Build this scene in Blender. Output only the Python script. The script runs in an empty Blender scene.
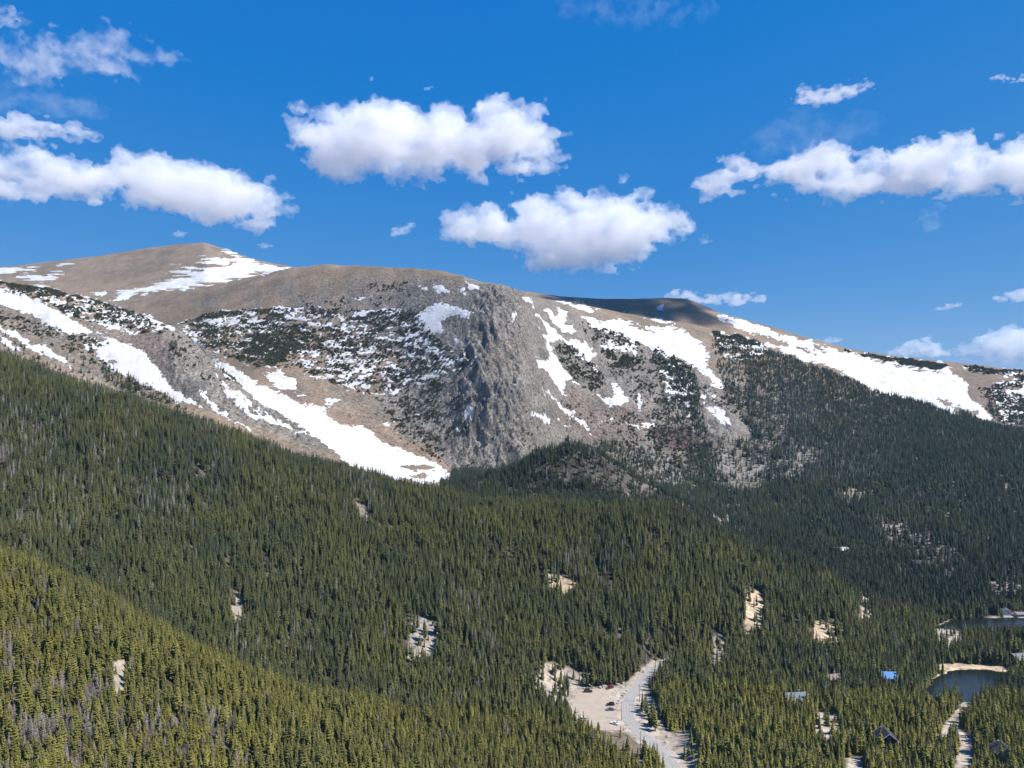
import bpy, bmesh, math, random
import numpy as np
from mathutils import Vector, Matrix
HAZE = 3.0e-5
rng = np.random.default_rng(7)
random.seed(7)
S = bpy.context.scene
COL = S.collection
# ------------------------------------------------------------------ frame of reference
F, CX, HY, CAMZ = 700.0, 512.0, 400.0, 180.0       # focal length in pixels, principal column, horizon row, camera height

def lin(r, g, b):
    return tuple((c / 255 / 12.92) if c / 255 <= 0.04045 else ((c / 255 + 0.055) / 1.055) ** 2.4 for c in (r, g, b))

# ------------------------------------------------------------------ noise
def _hash(ix, iy, seed):
    h = (ix.astype(np.int64) * 374761393 + iy.astype(np.int64) * 668265263 + seed * 1442695041) & 0xffffffff
    h = ((h ^ (h >> 13)) * 1274126177) & 0xffffffff
    h = h ^ (h >> 16)
    return (h & 0xffffff) / float(0xffffff)

def vnoise(x, y, seed=0):
    ix, iy = np.floor(x), np.floor(y)
    fx, fy = x - ix, y - iy
    fx = fx * fx * fx * (fx * (fx * 6 - 15) + 10); fy = fy * fy * fy * (fy * (fy * 6 - 15) + 10)
    a = _hash(ix, iy, seed); b = _hash(ix + 1, iy, seed); c = _hash(ix, iy + 1, seed); d = _hash(ix + 1, iy + 1, seed)
    return (a + (b - a) * fx) * (1 - fy) + (c + (d - c) * fx) * fy

def fbm(x, y, octv=4, seed=0, gain=0.5):
    s = 0; a = 1.0; t = 0
    for i in range(octv):
        s = s + a * vnoise(x, y, seed + i * 17); t += a
        x = x * 2.03 + 13.1; y = y * 2.03 + 7.7; a *= gain
    return s / t

def ridged(x, y, octv=4, seed=0, gain=0.5):
    s = 0; a = 1.0; t = 0
    for i in range(octv):
        s = s + a * (1 - np.abs(2 * vnoise(x, y, seed + i * 31) - 1)); t += a
        x = x * 2.07 + 3.1; y = y * 2.07 + 5.7; a *= gain
    return s / t

def sstep(a, b, x):
    t = np.clip((x - a) / (b - a), 0, 1)
    return t * t * (3 - 2 * t)

# ------------------------------------------------------------------ terrain: ridge and valley lines, near to far
xs = np.arange(-300, 1330, 1.25)                  # one terrain column per 1.25 px of bearing
U = (xs - CX) / F
NC = len(xs)

def smooth(a, k):
    ker = np.hanning(k * 2 + 3); ker /= ker.sum()
    return np.convolve(np.pad(a, k + 1, mode='edge'), ker, mode='valid')

def line(tab, k=6, wob=0, seed=1):
    """tab: {bearing column: (distance, row)} -> per-column distance and height"""
    kx = sorted(tab)
    Y = smooth(np.interp(xs, kx, [tab[q][0] for q in kx]), k)
    y = smooth(np.interp(xs, kx, [tab[q][1] for q in kx]), k)
    if wob:
        y = y + wob * (fbm(xs / 18, xs * 0 + 3.3, 4, seed) - .5) * 2
    return Y, CAMZ + Y * (HY - y) / F

def zline(tab, k=6):
    kx = sorted(tab)
    return smooth(np.interp(xs, kx, [tab[q][0] for q in kx]), k), smooth(np.interp(xs, kx, [tab[q][1] for q in kx]), k)

L = []
L.append(zline({-170: (60, 60), 300: (60, 35), 600: (60, 15), 1195: (60, 10)}))
L.append(line({-170: (205, 793), 0: (225, 793), 300: (262, 793), 520: (296, 793), 640: (303, 793), 1195: (308, 793)}))
L.append(line({-170: (360, 500), 0: (345, 563), 60: (338, 583), 100: (335, 607), 140: (332, 628), 200: (330, 660), 300: (335, 702),
               400: (345, 728), 520: (350, 747), 640: (352, 749), 760: (350, 746), 860: (350, 749), 960: (350, 745), 1195: (350, 738)}, wob=3))
L.append(zline({-170: (410, 95), 0: (392, 82), 100: (380, 63), 200: (374, 38), 300: (380, 20), 400: (384, 11), 520: (386, 8), 600: (390, 6), 700: (398, 7), 1195: (398, 3)}))
L.append(zline({-170: (520, 150), 0: (505, 137), 100: (500, 117), 200: (495, 92), 300: (490, 69), 400: (485, 50), 520: (478, 36), 600: (470, 26), 680: (465, 20),
                760: (465, 16), 850: (470, 10), 920: (480, 5), 1195: (480, 3)}))
Bc = line({-170: (650, 312), 0: (640, 362), 100: (632, 396), 200: (622, 426), 300: (612, 464), 400: (602, 491), 450: (600, 500), 520: (600, 509), 600: (600, 511),
           657: (598, 511), 710: (590, 527), 750: (582, 552), 825: (575, 574), 868: (570, 606), 920: (575, 615), 1000: (590, 609), 1195: (600, 605)}, wob=2, seed=5)
L.append(Bc)
L.append(zline({-170: (690, 262), 0: (680, 219), 100: (672, 183), 200: (655, 155), 300: (645, 125), 400: (635, 101), 450: (632, 93), 520: (645, 90), 600: (645, 88),
                657: (640, 78), 710: (640, 60), 750: (635, 42), 825: (630, 24), 900: (635, 14), 1195: (650, 14)}))
Cc = line({-170: (940, 232), 0: (900, 283), 50: (890, 291), 100: (880, 304), 150: (862, 319), 175: (850, 329), 190: (832, 342), 215: (800, 366), 250: (772, 392),
           300: (740, 424), 350: (715, 455), 400: (692, 476), 450: (678, 486), 500: (690, 476), 540: (702, 455), 570: (708, 446), 600: (706, 454), 640: (700, 480),
           690: (700, 505), 740: (700, 528), 800: (720, 543), 900: (730, 546), 1000: (730, 540), 1195: (730, 540)}, k=4, wob=2.0, seed=9)
L.append(Cc)
L.append(zline({-170: (1030, 300), 0: (990, 270), 100: (960, 250), 175: (910, 225), 215: (830, 208), 250: (795, 186), 300: (765, 155), 350: (738, 124), 400: (715, 104),
                450: (710, 92), 500: (735, 98), 570: (745, 118), 640: (740, 86), 690: (745, 66), 740: (745, 49), 800: (765, 40), 1000: (775, 42), 1195: (775, 42)}))
L8 = line({-170: (1150, 330), 0: (1120, 340), 100: (1080, 350), 175: (1000, 372), 215: (900, 383), 260: (850, 390), 300: (830, 404), 350: (815, 428), 400: (800, 453),
           445: (800, 472), 490: (800, 476), 540: (800, 476), 600: (810, 484), 650: (830, 484), 700: (860, 494), 740: (880, 494), 800: (900, 484), 900: (900, 478),
           1000: (900, 474), 1195: (900, 476)})
L.append(L8)
L.append(line({-170: (1500, 300), 0: (1400, 310), 100: (1300, 316), 175: (1150, 330), 215: (1050, 345), 260: (1000, 352), 300: (985, 354), 350: (960, 360), 400: (925, 370),
               440: (895, 372), 490: (865, 372), 522: (872, 376), 548: (930, 392), 562: (1000, 386), 600: (1080, 385), 650: (1120, 390), 700: (1120, 400), 740: (1120, 410),
               800: (1120, 412), 870: (1120, 423), 1000: (1080, 432), 1195: (1050, 440)}, k=4))
L10 = line({-170: (1850, 300), 0: (1700, 300), 100: (1500, 307), 120: (1450, 303), 190: (1400, 291), 256: (1350, 276), 290: (1330, 268), 330: (1300, 265.5), 360: (1260, 267),
            400: (1200, 268), 440: (1130, 270), 480: (1040, 281), 505: (1000, 288), 520: (1015, 294), 540: (1150, 298), 560: (1250, 301), 600: (1300, 309), 640: (1320, 319),
            690: (1340, 331), 720: (1350, 339), 760: (1340, 352), 800: (1300, 367), 870: (1270, 389), 960: (1200, 414), 1000: (1180, 424), 1195: (1150, 445)}, k=4, wob=.9, seed=21)
L.append(L10)
L11 = line({-170: (2050, 285), 0: (1950, 290), 100: (1800, 301), 120: (1750, 306), 190: (1750, 301), 256: (1750, 296), 290: (1700, 290), 330: (1600, 290), 400: (1500, 290),
            440: (1450, 290), 505: (1250, 298), 540: (1320, 301), 560: (1400, 303), 600: (1500, 309), 640: (1500, 316), 690: (1470, 324), 720: (1440, 331), 760: (1430, 342),
            800: (1380, 356), 870: (1340, 376), 960: (1290, 394), 1000: (1280, 400), 1195: (1300, 420)})
L.append(L11)
L12 = line({-170: (2500, 288), -50: (2500, 274), 0: (2500, 270), 50: (2480, 264), 100: (2450, 258), 150: (2400, 250), 185: (2350, 245.5), 205: (2300, 244), 222: (2300, 250),
            250: (2300, 260), 290: (2300, 269), 330: (2300, 282), 400: (2200, 288), 505: (1900, 295), 530: (1850, 296), 560: (1800, 299), 600: (1800, 300.5), 640: (1800, 300),
            670: (1780, 299), 685: (1760, 299.5), 700: (1740, 305), 720: (1720, 314), 770: (1680, 327), 810: (1640, 339), 850: (1600, 349.5), 900: (1560, 357), 960: (1520, 363),
            1024: (1520, 371), 1195: (1500, 390)}, k=3, wob=.5, seed=33)
L.append(L12)
L.append((L12[0] + 900, L12[1] - 260))
L.append((np.full(NC, 4600.0), np.full(NC, -60.0)))
L.append((np.full(NC, 6000.0), np.full(NC, -100.0)))

rows = np.concatenate([np.arange(70, 220, 6), np.arange(220, 780, 1.8), np.arange(780, 1060, 0.9), np.arange(1060, 1420, 1.8), np.arange(1420, 2000, 4),
                       np.arange(2000, 2560, 6), np.arange(2560, 6001, 80)])
NR = len(rows)

def pchip(xk, yk, x):
    h = np.diff(xk); d = np.diff(yk) / h
    m = np.zeros(len(xk))
    s = d[:-1] * d[1:] > 0
    w1 = 2 * h[1:] + h[:-1]; w2 = h[1:] + 2 * h[:-1]
    mm = np.zeros(len(d) - 1)
    mm[s] = (w1[s] + w2[s]) / (w1[s] / d[:-1][s] + w2[s] / d[1:][s])
    m[1:-1] = mm; m[0] = d[0]; m[-1] = d[-1]
    i = np.clip(np.searchsorted(xk, x) - 1, 0, len(h) - 1)
    t = (x - xk[i]) / h[i]
    return ((2 * t ** 3 - 3 * t ** 2 + 1) * yk[i] + (t ** 3 - 2 * t ** 2 + t) * h[i] * m[i] + (-2 * t ** 3 + 3 * t ** 2) * yk[i + 1] + (t ** 3 - t ** 2) * h[i] * m[i + 1])

LY = np.array([l[0] for l in L]); LZ = np.array([l[1] for l in L])
Z = np.empty((NR, NC))
for c in range(NC):
    Z[:, c] = pchip(LY[:, c], LZ[:, c], rows)
YY = np.repeat(rows[:, None], NC, 1)
XX = YY * U[None, :]
PX = np.repeat(xs[None, :], NR, 0)

def prow(Zg):
    return HY - F * (Zg - CAMZ) / YY

def sample(G, X, Y):
    """bilinear lookup of a terrain grid at world X, Y"""
    X = np.asarray(X, float); Y = np.asarray(Y, float)
    fc = np.clip((X / Y - U[0]) / (U[1] - U[0]), 0, NC - 1.001)
    r = np.clip(np.searchsorted(rows, Y) - 1, 0, NR - 2)
    fr = np.clip((Y - rows[r]) / (rows[r + 1] - rows[r]), 0, 1)
    c = fc.astype(int); fc = fc - c
    return (G[r, c] * (1 - fc) + G[r, c + 1] * fc) * (1 - fr) + (G[r + 1, c] * (1 - fc) + G[r + 1, c + 1] * fc) * fr

# ------------------------------------------------------------------ outlines
def sdf(px, py, poly):
    p = np.asarray(poly, float); q = np.roll(p, -1, 0)
    d2 = np.full(px.shape, 1e18); ins = np.zeros(px.shape, bool)
    for (ax, ay), (bx, by) in zip(p, q):
        ex, ey = bx - ax, by - ay
        wx, wy = px - ax, py - ay
        t = np.clip((wx * ex + wy * ey) / (ex * ex + ey * ey + 1e-9), 0, 1)
        d2 = np.minimum(d2, (wx - t * ex) ** 2 + (wy - t * ey) ** 2)
        cond = (ay > py) != (by > py)
        xi = ax + (py - ay) / (by - ay + 1e-12) * ex
        ins ^= cond & (px < xi)
    d = np.sqrt(d2)
    return np.where(ins, d, -d)

def msdf(px, py, polys, margin=14.0):
    out = np.full(px.shape, -margin)
    for poly in polys:
        a = np.asarray(poly, float); lo = a.min(0) - margin; hi = a.max(0) + margin
        m = (px > lo[0]) & (px < hi[0]) & (py > lo[1]) & (py < hi[1])
        if m.any():
            out[m] = np.maximum(out[m], sdf(px[m], py[m], poly))
    return out

SNOW = [
 [(-90,262),(-40,275),(0,289),(15,290),(32,297.5),(50,306),(59,311),(62,315),(72,317.5),(80,325),(92,332),(82,334),(70,335),(55,330),(40,325),(41,320),(30,315),(15,311),(0,305),(-40,296),(-90,280)],
 [(94,320),(107,317),(120,322),(130,330),(139,335),(130,335),(120,330),(107,329),(100,325)],
 [(116,308),(135,313),(150,317),(162,323),(176,332),(165,333),(150,328),(135,325),(120,319)],
 [(84,344),(95,346),(105,341),(107,337),(125,344),(140,349),(150,360),(162,375),(172,387),(185,397),(205,410),(190,405),(175,402),(160,392),(147,389),(135,380),(120,374),(110,370),(117,362),(100,360),(90,350)],
 [(-60,305),(0,327),(15,332),(30,342),(45,347),(60,357),(75,370),(60,362),(40,355),(25,345),(10,337),(0,332),(-60,311)],
 [(0,336),(12,343),(24,352),(12,349),(0,342)],
 [(47,296),(60,300),(66,305),(57,305),(50,301)], [(28,288),(40,292),(47,296),(36,294)], [(72,306),(84,309),(90,314),(80,312)],
 [(198,392),(217,407),(240,422),(250,430),(235,424),(222,417),(205,405)],
 [(207.5,357),(232,369),(266,386),(299,401),(332,419),(340,425),(366,427.6),(383,442.5),(423,457.5),(449,472),(453,479),(426,483),(390,479),(360,473),(340,458),(319,440),(299,428),(276,414),(252,397),(232,380),(216,367)],
 [(216,376),(232,393),(252,409),(282,422.5),(309,436),(292,432),(259,419),(239,406),(226,396)],
 [(226,384),(246,398),(262,411),(250,406),(234,394)],
 [(416,315),(431,304),(446,304),(463,309),(471,312),(486,313),(471,315),(468,322),(456,317),(440,321),(442,336),(436,332),(428,334),(421,327),(415,320)],
 [(431,285),(441,284),(451,292),(438,292)], [(418,287),(427,287),(426,290)], [(457,287),(463,287),(467,294),(461,292)], [(466,282),(476,284),(482,290),(473,289)],
 [(261,372),(281,371),(296,380),(297,390),(281,389),(268,382)], [(290,388),(300,392),(306,397),(298,396)],
 [(306,402),(316,407),(325,406),(326,399),(342,401),(328,407),(323,412),(325,417),(316,416),(308,410)],
 [(461,421),(468,417),(476,422),(468,429)], [(412,414),(426,414),(416,417)], [(383,424),(396,422),(388,427)],
 [(426,349),(440,349),(438,354),(428,354)], [(438,356),(458,359),(456,365),(443,362)], [(306,320),(331,325),(328,329),(308,326)], [(338,315),(351,316),(341,322)],
 [(340,329),(351,331),(343,334)], [(331,355),(351,365),(363,371),(353,372),(338,362)], [(298,359),(312,362),(311,370),(301,367)], [(452,337),(463,342),(457,343)],
 [(200,325),(212,321),(238,320),(233,325),(215,328)], [(183,331),(200,331),(205,337),(192,338)], [(355,297),(365,297),(360,299)],
 [(512,318),(516,318),(515,325),(512,324)], [(478,366),(484,370),(478,371)], [(455,432),(462,434),(458,437)],
 [(520,295),(530,300),(536,312),(547,324),(557,332),(565,339),(557,341),(550,345),(552,355),(559,367),(570,380),(579,389),(565,384),(565,397),(557,392),(547,377),(537,367),(534,357),(540,362),(549,366),(550,357),(544,342),(540,332),(547,337),(550,335),(542,325),(535,312),(526,302)],
 [(542,307),(550,310),(555,317),(557,309),(567,311),(567,322),(577,330),(570,335),(560,332),(550,320)],
 [(560,337),(575,340),(590,347),(600,357),(590,361),(602,376),(592,369),(580,359),(570,347)],
 [(580,316),(595,317),(602,322),(620,318),(642,327),(675,326),(692,335),(704,345),(709,357),(706,365),(717,377),(725,390),(715,390),(707,385),(712,382),(695,367),(687,365),(675,357),(665,362),(652,350),(637,344),(637,357),(632,362),(630,352),(615,352),(612,348),(605,352),(600,347),(607,345),(603,338),(618,345),(617,337),(600,332),(590,325)],
 [(605,384),(617,385),(625,395),(631,404),(620,409),(612,410),(600,402),(585,392),(600,400),(612,402),(616,395)],
 [(541,387),(552,395),(562,407),(575,417),(587,427),(592,435),(582,431),(572,420),(560,410),(550,397)],
 [(531,407),(540,410),(550,422),(537,419)], [(550,417),(565,426),(572,429),(560,426)], [(602,422),(615,424),(612,428)], [(620,426),(637,430),(657,427),(655,422),(640,425)],
 [(706,405),(717,406),(727,417),(729,425),(720,422),(710,412)], [(700,394),(707,395),(705,401)], [(684,399),(690,402),(687,410)], [(714,395),(717,396),(716,405),(713,404)],
 [(550,300),(565,301),(580,304),(602,310),(590,312),(570,306)], [(642,318),(660,318),(675,323),(670,326),(655,322)], [(570,300.3),(583,301.5),(574,303)], [(622,309),(630,310.5),(624,311.5)],
 [(657,306),(662,306),(664,312),(658,310)], [(639,396),(643,400),(640,412),(636,408)],
 [(712,315),(730,314),(750,323),(775,331),(800,340),(818,344),(843,351),(863,356),(883,361),(898,367),(918,371),(938,372.5),(935,366),(948,366),(953,373),(960,378),(968,385),(970,395),(980,407),(990,417),(990,425),(978,420),(973,417),(978,412),(958,407),(953,410),(960,415),(943,412),(935,407),(918,402),(893,396),(875,391),(855,381),(838,372),(828,366),(810,362),(788,354),(770,347),(750,345),(770,343),(780,346),(790,344),(775,339),(760,335),(745,332),(725,322)],
 [(885,360),(905,362),(918,367),(905,367),(890,364)], [(975,369),(986,371),(978,372)], [(960,367),(972,368),(964,370)],
 [(993,410),(1008,412),(1010,420),(1003,422),(998,412)], [(1008,396),(1020,395),(1022,405),(1015,405)], [(1005,381),(1024,382),(1060,388),(1040,389),(1010,384)], [(1003,372),(1013,373),(1008,376)],
 [(110,302),(117,295),(132,290),(152,286),(172,279),(190,276),(170,269),(197,267),(215,264),(202,260),(220,259),(235,261),(225,252),(240,256),(256,262),(275,266),(290,268),(272,272),(250,277),(225,281),(205,286),(185,291),(160,290),(140,295),(125,300)],
 [(17,277),(35,274),(40,276),(62,272),(50,278),(27,280)], [(-60,272),(0,270),(30,267),(45,267),(15,273),(-60,280)], [(55,267),(70,264.5),(66,267)], [(92,295),(104,294),(100,297)],
]
HOLES = [[(397,466),(425,467),(436,470),(415,471)], [(406,475),(430,475),(420,479)], [(615,336),(622,333),(630,340),(622,346)], [(621,319),(640,325),(653,332),(640,329)], [(632,322),(648,328),(640,328)],
         [(797,347),(806,350),(814,353),(806,353)], [(813,347),(828,352),(824,353)], [(935,398),(946,401),(953,407),(944,405)]]
SPECK = [[(180,325),(215,312),(303,308),(356,311),(416,312),(436,340),(475,365),(431,378),(396,395),(351,392),(296,368),(256,367),(215,352),(190,338)],
         [(712,333),(740,337),(768,346),(760,356),(735,360),(718,352)], [(660,372),(680,365),(695,390),(690,415),(672,405)], [(845,351),(884,358),(940,363),(950,366),(935,370),(905,366),(870,358)],
         [(0,283),(50,290),(105,304),(150,320),(174,331),(130,334),(80,322),(40,300),(0,296)], [(80,338),(110,332),(115,365),(100,362)], [(985,366),(1024,372),(1024,420),(1003,424),(995,395)]]
KRUM = [  # (outline, shrubs per 100 square metres on the ground)
 (SPECK[0], 3.0), ([(205,330),(258,322),(268,338),(300,345),(296,368),(256,366),(222,352)], 2.2), (SPECK[1], 2.6), (SPECK[2], 1.6), (SPECK[3], 4.5), (SPECK[4], 3.6), ([(0,310),(40,325),(90,336),(110,345),(90,356),(60,350),(30,335),(0,325)], 2.2),
 ([(62,342),(90,350),(115,372),(95,372),(70,356)], 2.4), ([(350,378),(400,366),(470,362),(490,372),(455,390),(420,400),(380,404)], 1.3), ([(425,410),(470,395),(480,412),(465,440),(430,440)], 2.0),
 ([(552,344),(572,346),(600,372),(606,384),(590,392),(565,372)], 4.0), ([(575,322),(612,332),(640,345),(650,372),(620,372),(600,350)], 2.2), ([(620,372),(660,372),(690,400),(660,420),(630,400)], 1.2), ([(605,350),(632,356),(640,372),(610,376)], 3.0), ([(655,348),(690,366),(700,395),(695,420),(662,392),(650,362)], 3.0),
 ([(365,286),(405,282),(408,294),(380,296)], .7), ([(300,300),(420,296),(430,312),(300,310)], .35), ([(580,322),(612,335),(618,345),(600,338)], 1.2), ([(700,385),(740,390),(742,420),(712,402)], 1.0),
 ([(978,388),(1024,378),(1024,425),(995,420)], 1.6), ([(960,366),(1024,372),(1024,378),(975,373)], 1.8), ([(450,430),(500,380),(540,420),(530,470),(460,470)], .9), ([(380,400),(440,380),(445,465),(400,440)], 2.6), ([(640,425),(700,430),(720,470),(660,460)], 1.6), ([(560,400),(640,415),(650,440),(580,440)], .4), ([(150,325),(175,330),(200,352),(240,385),(215,390),(170,360)], .5), ([(600,410),(700,420),(720,470),(650,480)], .8)]
CLIFF = [[(478,290),(500,285),(522,296),(540,330),(552,375),(560,420),(570,450),(555,475),(480,478),(455,455),(455,400),(470,340)], [(172,330),(190,340),(215,362),(240,385),(300,425),(320,445),(300,440),(250,420),(205,402),(180,385),(165,360),(160,345)],
         [(552,344),(600,345),(605,395),(640,420),(630,440),(570,430),(560,395)], [(655,352),(700,380),(735,420),(735,450),(690,450),(640,420),(610,372)]]
TALUS = [[(256,365),(300,385),(330,410),(395,440),(452,470),(452,480),(420,462),(380,442),(335,420),(290,400)], [(565,395),(640,415),(660,440),(640,460),(590,440),(555,425)], [(640,450),(690,490),(720,525),(690,515),(650,490)],
         [(110,338),(150,330),(180,350),(165,372),(140,350)], [(940,372),(1024,376),(1024,440),(985,432),(960,412)], [(705,440),(760,470),(765,490),(730,500),(700,470)]]
ORANGE = [[(290,398),(325,405),(345,420),(400,448),(445,468),(430,472),(380,445),(330,424),(300,412)], [(400,440),(430,448),(448,468),(420,462)], [(318,408),(350,412),(372,428),(335,422)]]

print('terrain grid', NR, NC)
P0 = prow(Z)
run = np.minimum.accumulate(P0, 0)
VIS = P0 <= np.vstack([run[:1] + 1e3, run[:-1]]) + 1.5
hi = YY > 560
snow = np.full(Z.shape, -14.0)
m = VIS & hi & (YY < 3000)
jx = PX + 5 * (fbm(PX / 9, P0 / 9, 3, 40) - .5); jy = P0 + 4 * (fbm(PX / 9, P0 / 9, 3, 41) - .5)
snow[m] = msdf(jx[m], jy[m], SNOW)
hole = np.full(Z.shape, -14.0); hole[m] = msdf(jx[m], jy[m], HOLES)
snow = np.minimum(snow, -hole)
speck = np.full(Z.shape, -14.0); speck[m] = msdf(jx[m], jy[m], SPECK)
sp_n = fbm(PX / 6.5 + P0 / 12 + 40, P0 / 2.3 - PX / 28, 3, 50, .6) - .55 + 0.5 * (fbm(PX / 32, P0 / 13, 3, 51) - .5)
speck_s = np.where(speck > -3, np.minimum(sp_n * 22, speck + 2), -14)
snow = np.maximum(snow, speck_s)
cliff = np.full(Z.shape, -14.0); cliff[m] = msdf(jx[m], jy[m], CLIFF)
cliffm = sstep(-12, 6, cliff)
talus = np.full(Z.shape, -14.0); talus[m] = msdf(jx[m], jy[m], TALUS); talusm = sstep(-8, 4, talus)
orange = np.full(Z.shape, -14.0); orange[m] = msdf(jx[m], jy[m], ORANGE); orangem = sstep(-6, 3, orange)

# relief: buttresses and gullies push the cliffs to and fro, everything else is gently rough
n1 = ridged(XX / 40 + 0.3 * Z / 40, Z / 85, 5, 60)
n2 = ridged(XX / 13 + 0.4 * Z / 13, Z / 17, 4, 61, .6)
warp = cliffm * ((n1 - .55) * 17 + (n2 - .55) * 13)
Zw = sample(Z, XX, YY + warp)
rough = (fbm(XX / 60, YY / 60, 4, 62) - .5) * 8 * sstep(640, 760, YY) * (1 - sstep(2600, 2900, YY)) * (0.4 + 0.6 * cliffm)
fine = (ridged(XX / 9, YY / 9, 4, 63, .6) - .5) * (1.4 + 6.0 * cliffm) * sstep(640, 720, YY) * (1 - sstep(2000, 2300, YY) * .7) * (1 - .85 * sstep(-1, 3, snow))
tund = sstep(1040, 1200, YY)
near = (fbm(XX / 35, YY / 35, 4, 64) - .5) * 7 * (1 - sstep(600, 700, YY)) * sstep(215, 240, YY)
crestfade = 1 - .75 * sstep(1750, 1900, YY)
Z = Zw + (rough + fine) * crestfade * (1 - .6 * tund * (1 - cliffm)) + near

# ------------------------------------------------------------------ valley floor: road, car park, ponds
def pix(px, py, z):
    Y = (CAMZ - z) * F / (py - HY)
    return ((px - CX) / F * Y, Y)

ROADPX = [(693, 800, 3.5), (675, 768, 4), (654, 744, 5), (643, 735.5, 5.5), (635, 727, 6), (629, 718, 6), (627.5, 708.6, 6.3), (629.5, 699, 6.6), (636, 688, 7.2), (645.5, 677, 8), (656, 668, 8.6), (667, 661, 9.2)]
ROAD = [pix(*p) + (p[2],) for p in ROADPX]
lx, ly, lz = ROAD[-1]
ROADVIS = len(ROAD)
ROAD += [(lx + 12, ly + 8, 10), (lx + 36, ly + 13, 11.5), (lx + 58, ly + 15, 13)]
def resample(P, step=2.0):
    P = np.array(P, float)
    # Catmull-Rom through the points
    out = []
    for i in range(len(P) - 1):
        p0, p1, p2, p3 = P[max(i - 1, 0)], P[i], P[i + 1], P[min(i + 2, len(P) - 1)]
        n = max(2, int(np.linalg.norm(p2[:2] - p1[:2]) / step))
        for k in range(n):
            t = k / n
            out.append(.5 * ((2 * p1) + (-p0 + p2) * t + (2 * p0 - 5 * p1 + 4 * p2 - p3) * t * t + (-p0 + 3 * p1 - 3 * p2 + p3) * t ** 3))
    out.append(P[-1])
    return np.array(out)
ROADC = resample(ROAD)

def polydist(X, Y, C, reach):
    """distance to a polyline and the height of its nearest point"""
    d = np.full(np.shape(X), reach * 1.0); z = np.zeros(np.shape(X))
    lo = C[:, :2].min(0) - reach; hi_ = C[:, :2].max(0) + reach
    m = (X > lo[0]) & (X < hi_[0]) & (Y > lo[1]) & (Y < hi_[1])
    xm, ym = X[m], Y[m]; dm = np.full(xm.shape, reach * 1.0); zm = np.zeros(xm.shape)
    for a, b in zip(C[:-1], C[1:]):
        e = b - a; t = np.clip(((xm - a[0]) * e[0] + (ym - a[1]) * e[1]) / (e[0] ** 2 + e[1] ** 2 + 1e-9), 0, 1)
        dd = np.hypot(xm - a[0] - t * e[0], ym - a[1] - t * e[1])
        k = dd < dm
        dm[k] = dd[k]; zm[k] = (a[2] + t * e[2])[k]
    d[m] = dm; z[m] = zm
    return d, z

TRACKS = [[pix(938, 745, 4) + (4,), pix(950, 728, 4) + (4,), pix(962, 712, 3.5) + (3.5,), pix(973, 698, 3.2) + (3.2,), pix(985, 693, 3.4) + (3.4,)],
          [pix(958, 790, 5) + (5,), pix(964, 762, 4.5) + (4.5,), pix(966, 742, 4.2) + (4.2,), pix(952, 726, 4) + (4,)],
          ]
TRACKS = [resample(t) for t in TRACKS]

LOTPX = [(577, 690), (596, 689), (617, 686.5), (627, 686), (632, 684), (624, 694), (619, 703), (617, 713), (618, 722), (625, 729), (612, 731), (590, 727), (575, 724), (572, 706)]
LOT = [pix(a, b, 6.4) for a, b in LOTPX]
zn = YY < 700
Zn = Z.copy()
sub = rows < 720
Xs, Ys, Zs = XX[sub], YY[sub], Z[sub].copy()
dl = sdf(Xs, Ys, LOT)
k = sstep(-26, -2, dl); Zs = Zs * (1 - k) + 6.3 * k
RSPLIT = int(np.argmin(np.hypot(ROADC[:, 0] - lx, ROADC[:, 1] - ly)))
for C, w in [(ROADC, 5.5)] + [(t, 2.5) for t in TRACKS]:
    d, z = polydist(Xs, Ys, C, w + 14)
    k = 1 - sstep(w, w + 13, d); Zs = Zs * (1 - k) + (z - .12) * k
POND1 = [pix(*p, 2.0) for p in [(916, 702), (918, 697), (923, 689), (933, 681), (939, 676), (951, 671.5), (971, 670), (991, 670.5), (1005, 673), (1009, 678), (1004, 684), (998, 690), (987, 697), (966, 701), (934, 704)]]
POND2 = [pix(*p, 3.0) for p in [(936, 628), (943, 624), (950, 620.5), (975, 618.5), (1010, 618), (1045, 618), (1090, 619), (1110, 624), (1080, 630), (1010, 632), (960, 631)]]
for pond, wz, dep in ((POND1, 2.0, 3.0), (POND2, 3.0, 3.0)):
    d = sdf(Xs, Ys, pond)
    d = d + (fbm(Xs / 7, Ys / 7, 3, 71) - .5) * 6
    k = sstep(-24, -2, d); Zs = Zs * (1 - k) + (wz + .45) * k
    Zs = np.where(d > -2, wz + .45 - np.clip((d + 2) / 7, 0, 1) * dep, Zs)
Z[sub] = Zs
PY = prow(Z)

def ground(X, Y):
    return sample(Z, X, Y)

def hit(px, py, ymin=200.0, ymax=2600.0):
    """the first ground point that bearing px and row py meet: world X, Y, Z"""
    c = int(round((px - xs[0]) / 1.25))
    col = PY[:, c]; ok = (rows >= ymin) & (rows <= ymax) & (col <= py)
    r = int(np.argmax(ok)); Y = rows[r]; X = (px - CX) / F * Y
    return float(X), float(Y), float(ground(X, Y))

# ------------------------------------------------------------------ materials
def new_mat(name):
    m = bpy.data.materials.new(name); m.use_nodes = True
    nt = m.node_tree
    return m, nt, nt.nodes['Principled BSDF']

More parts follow.
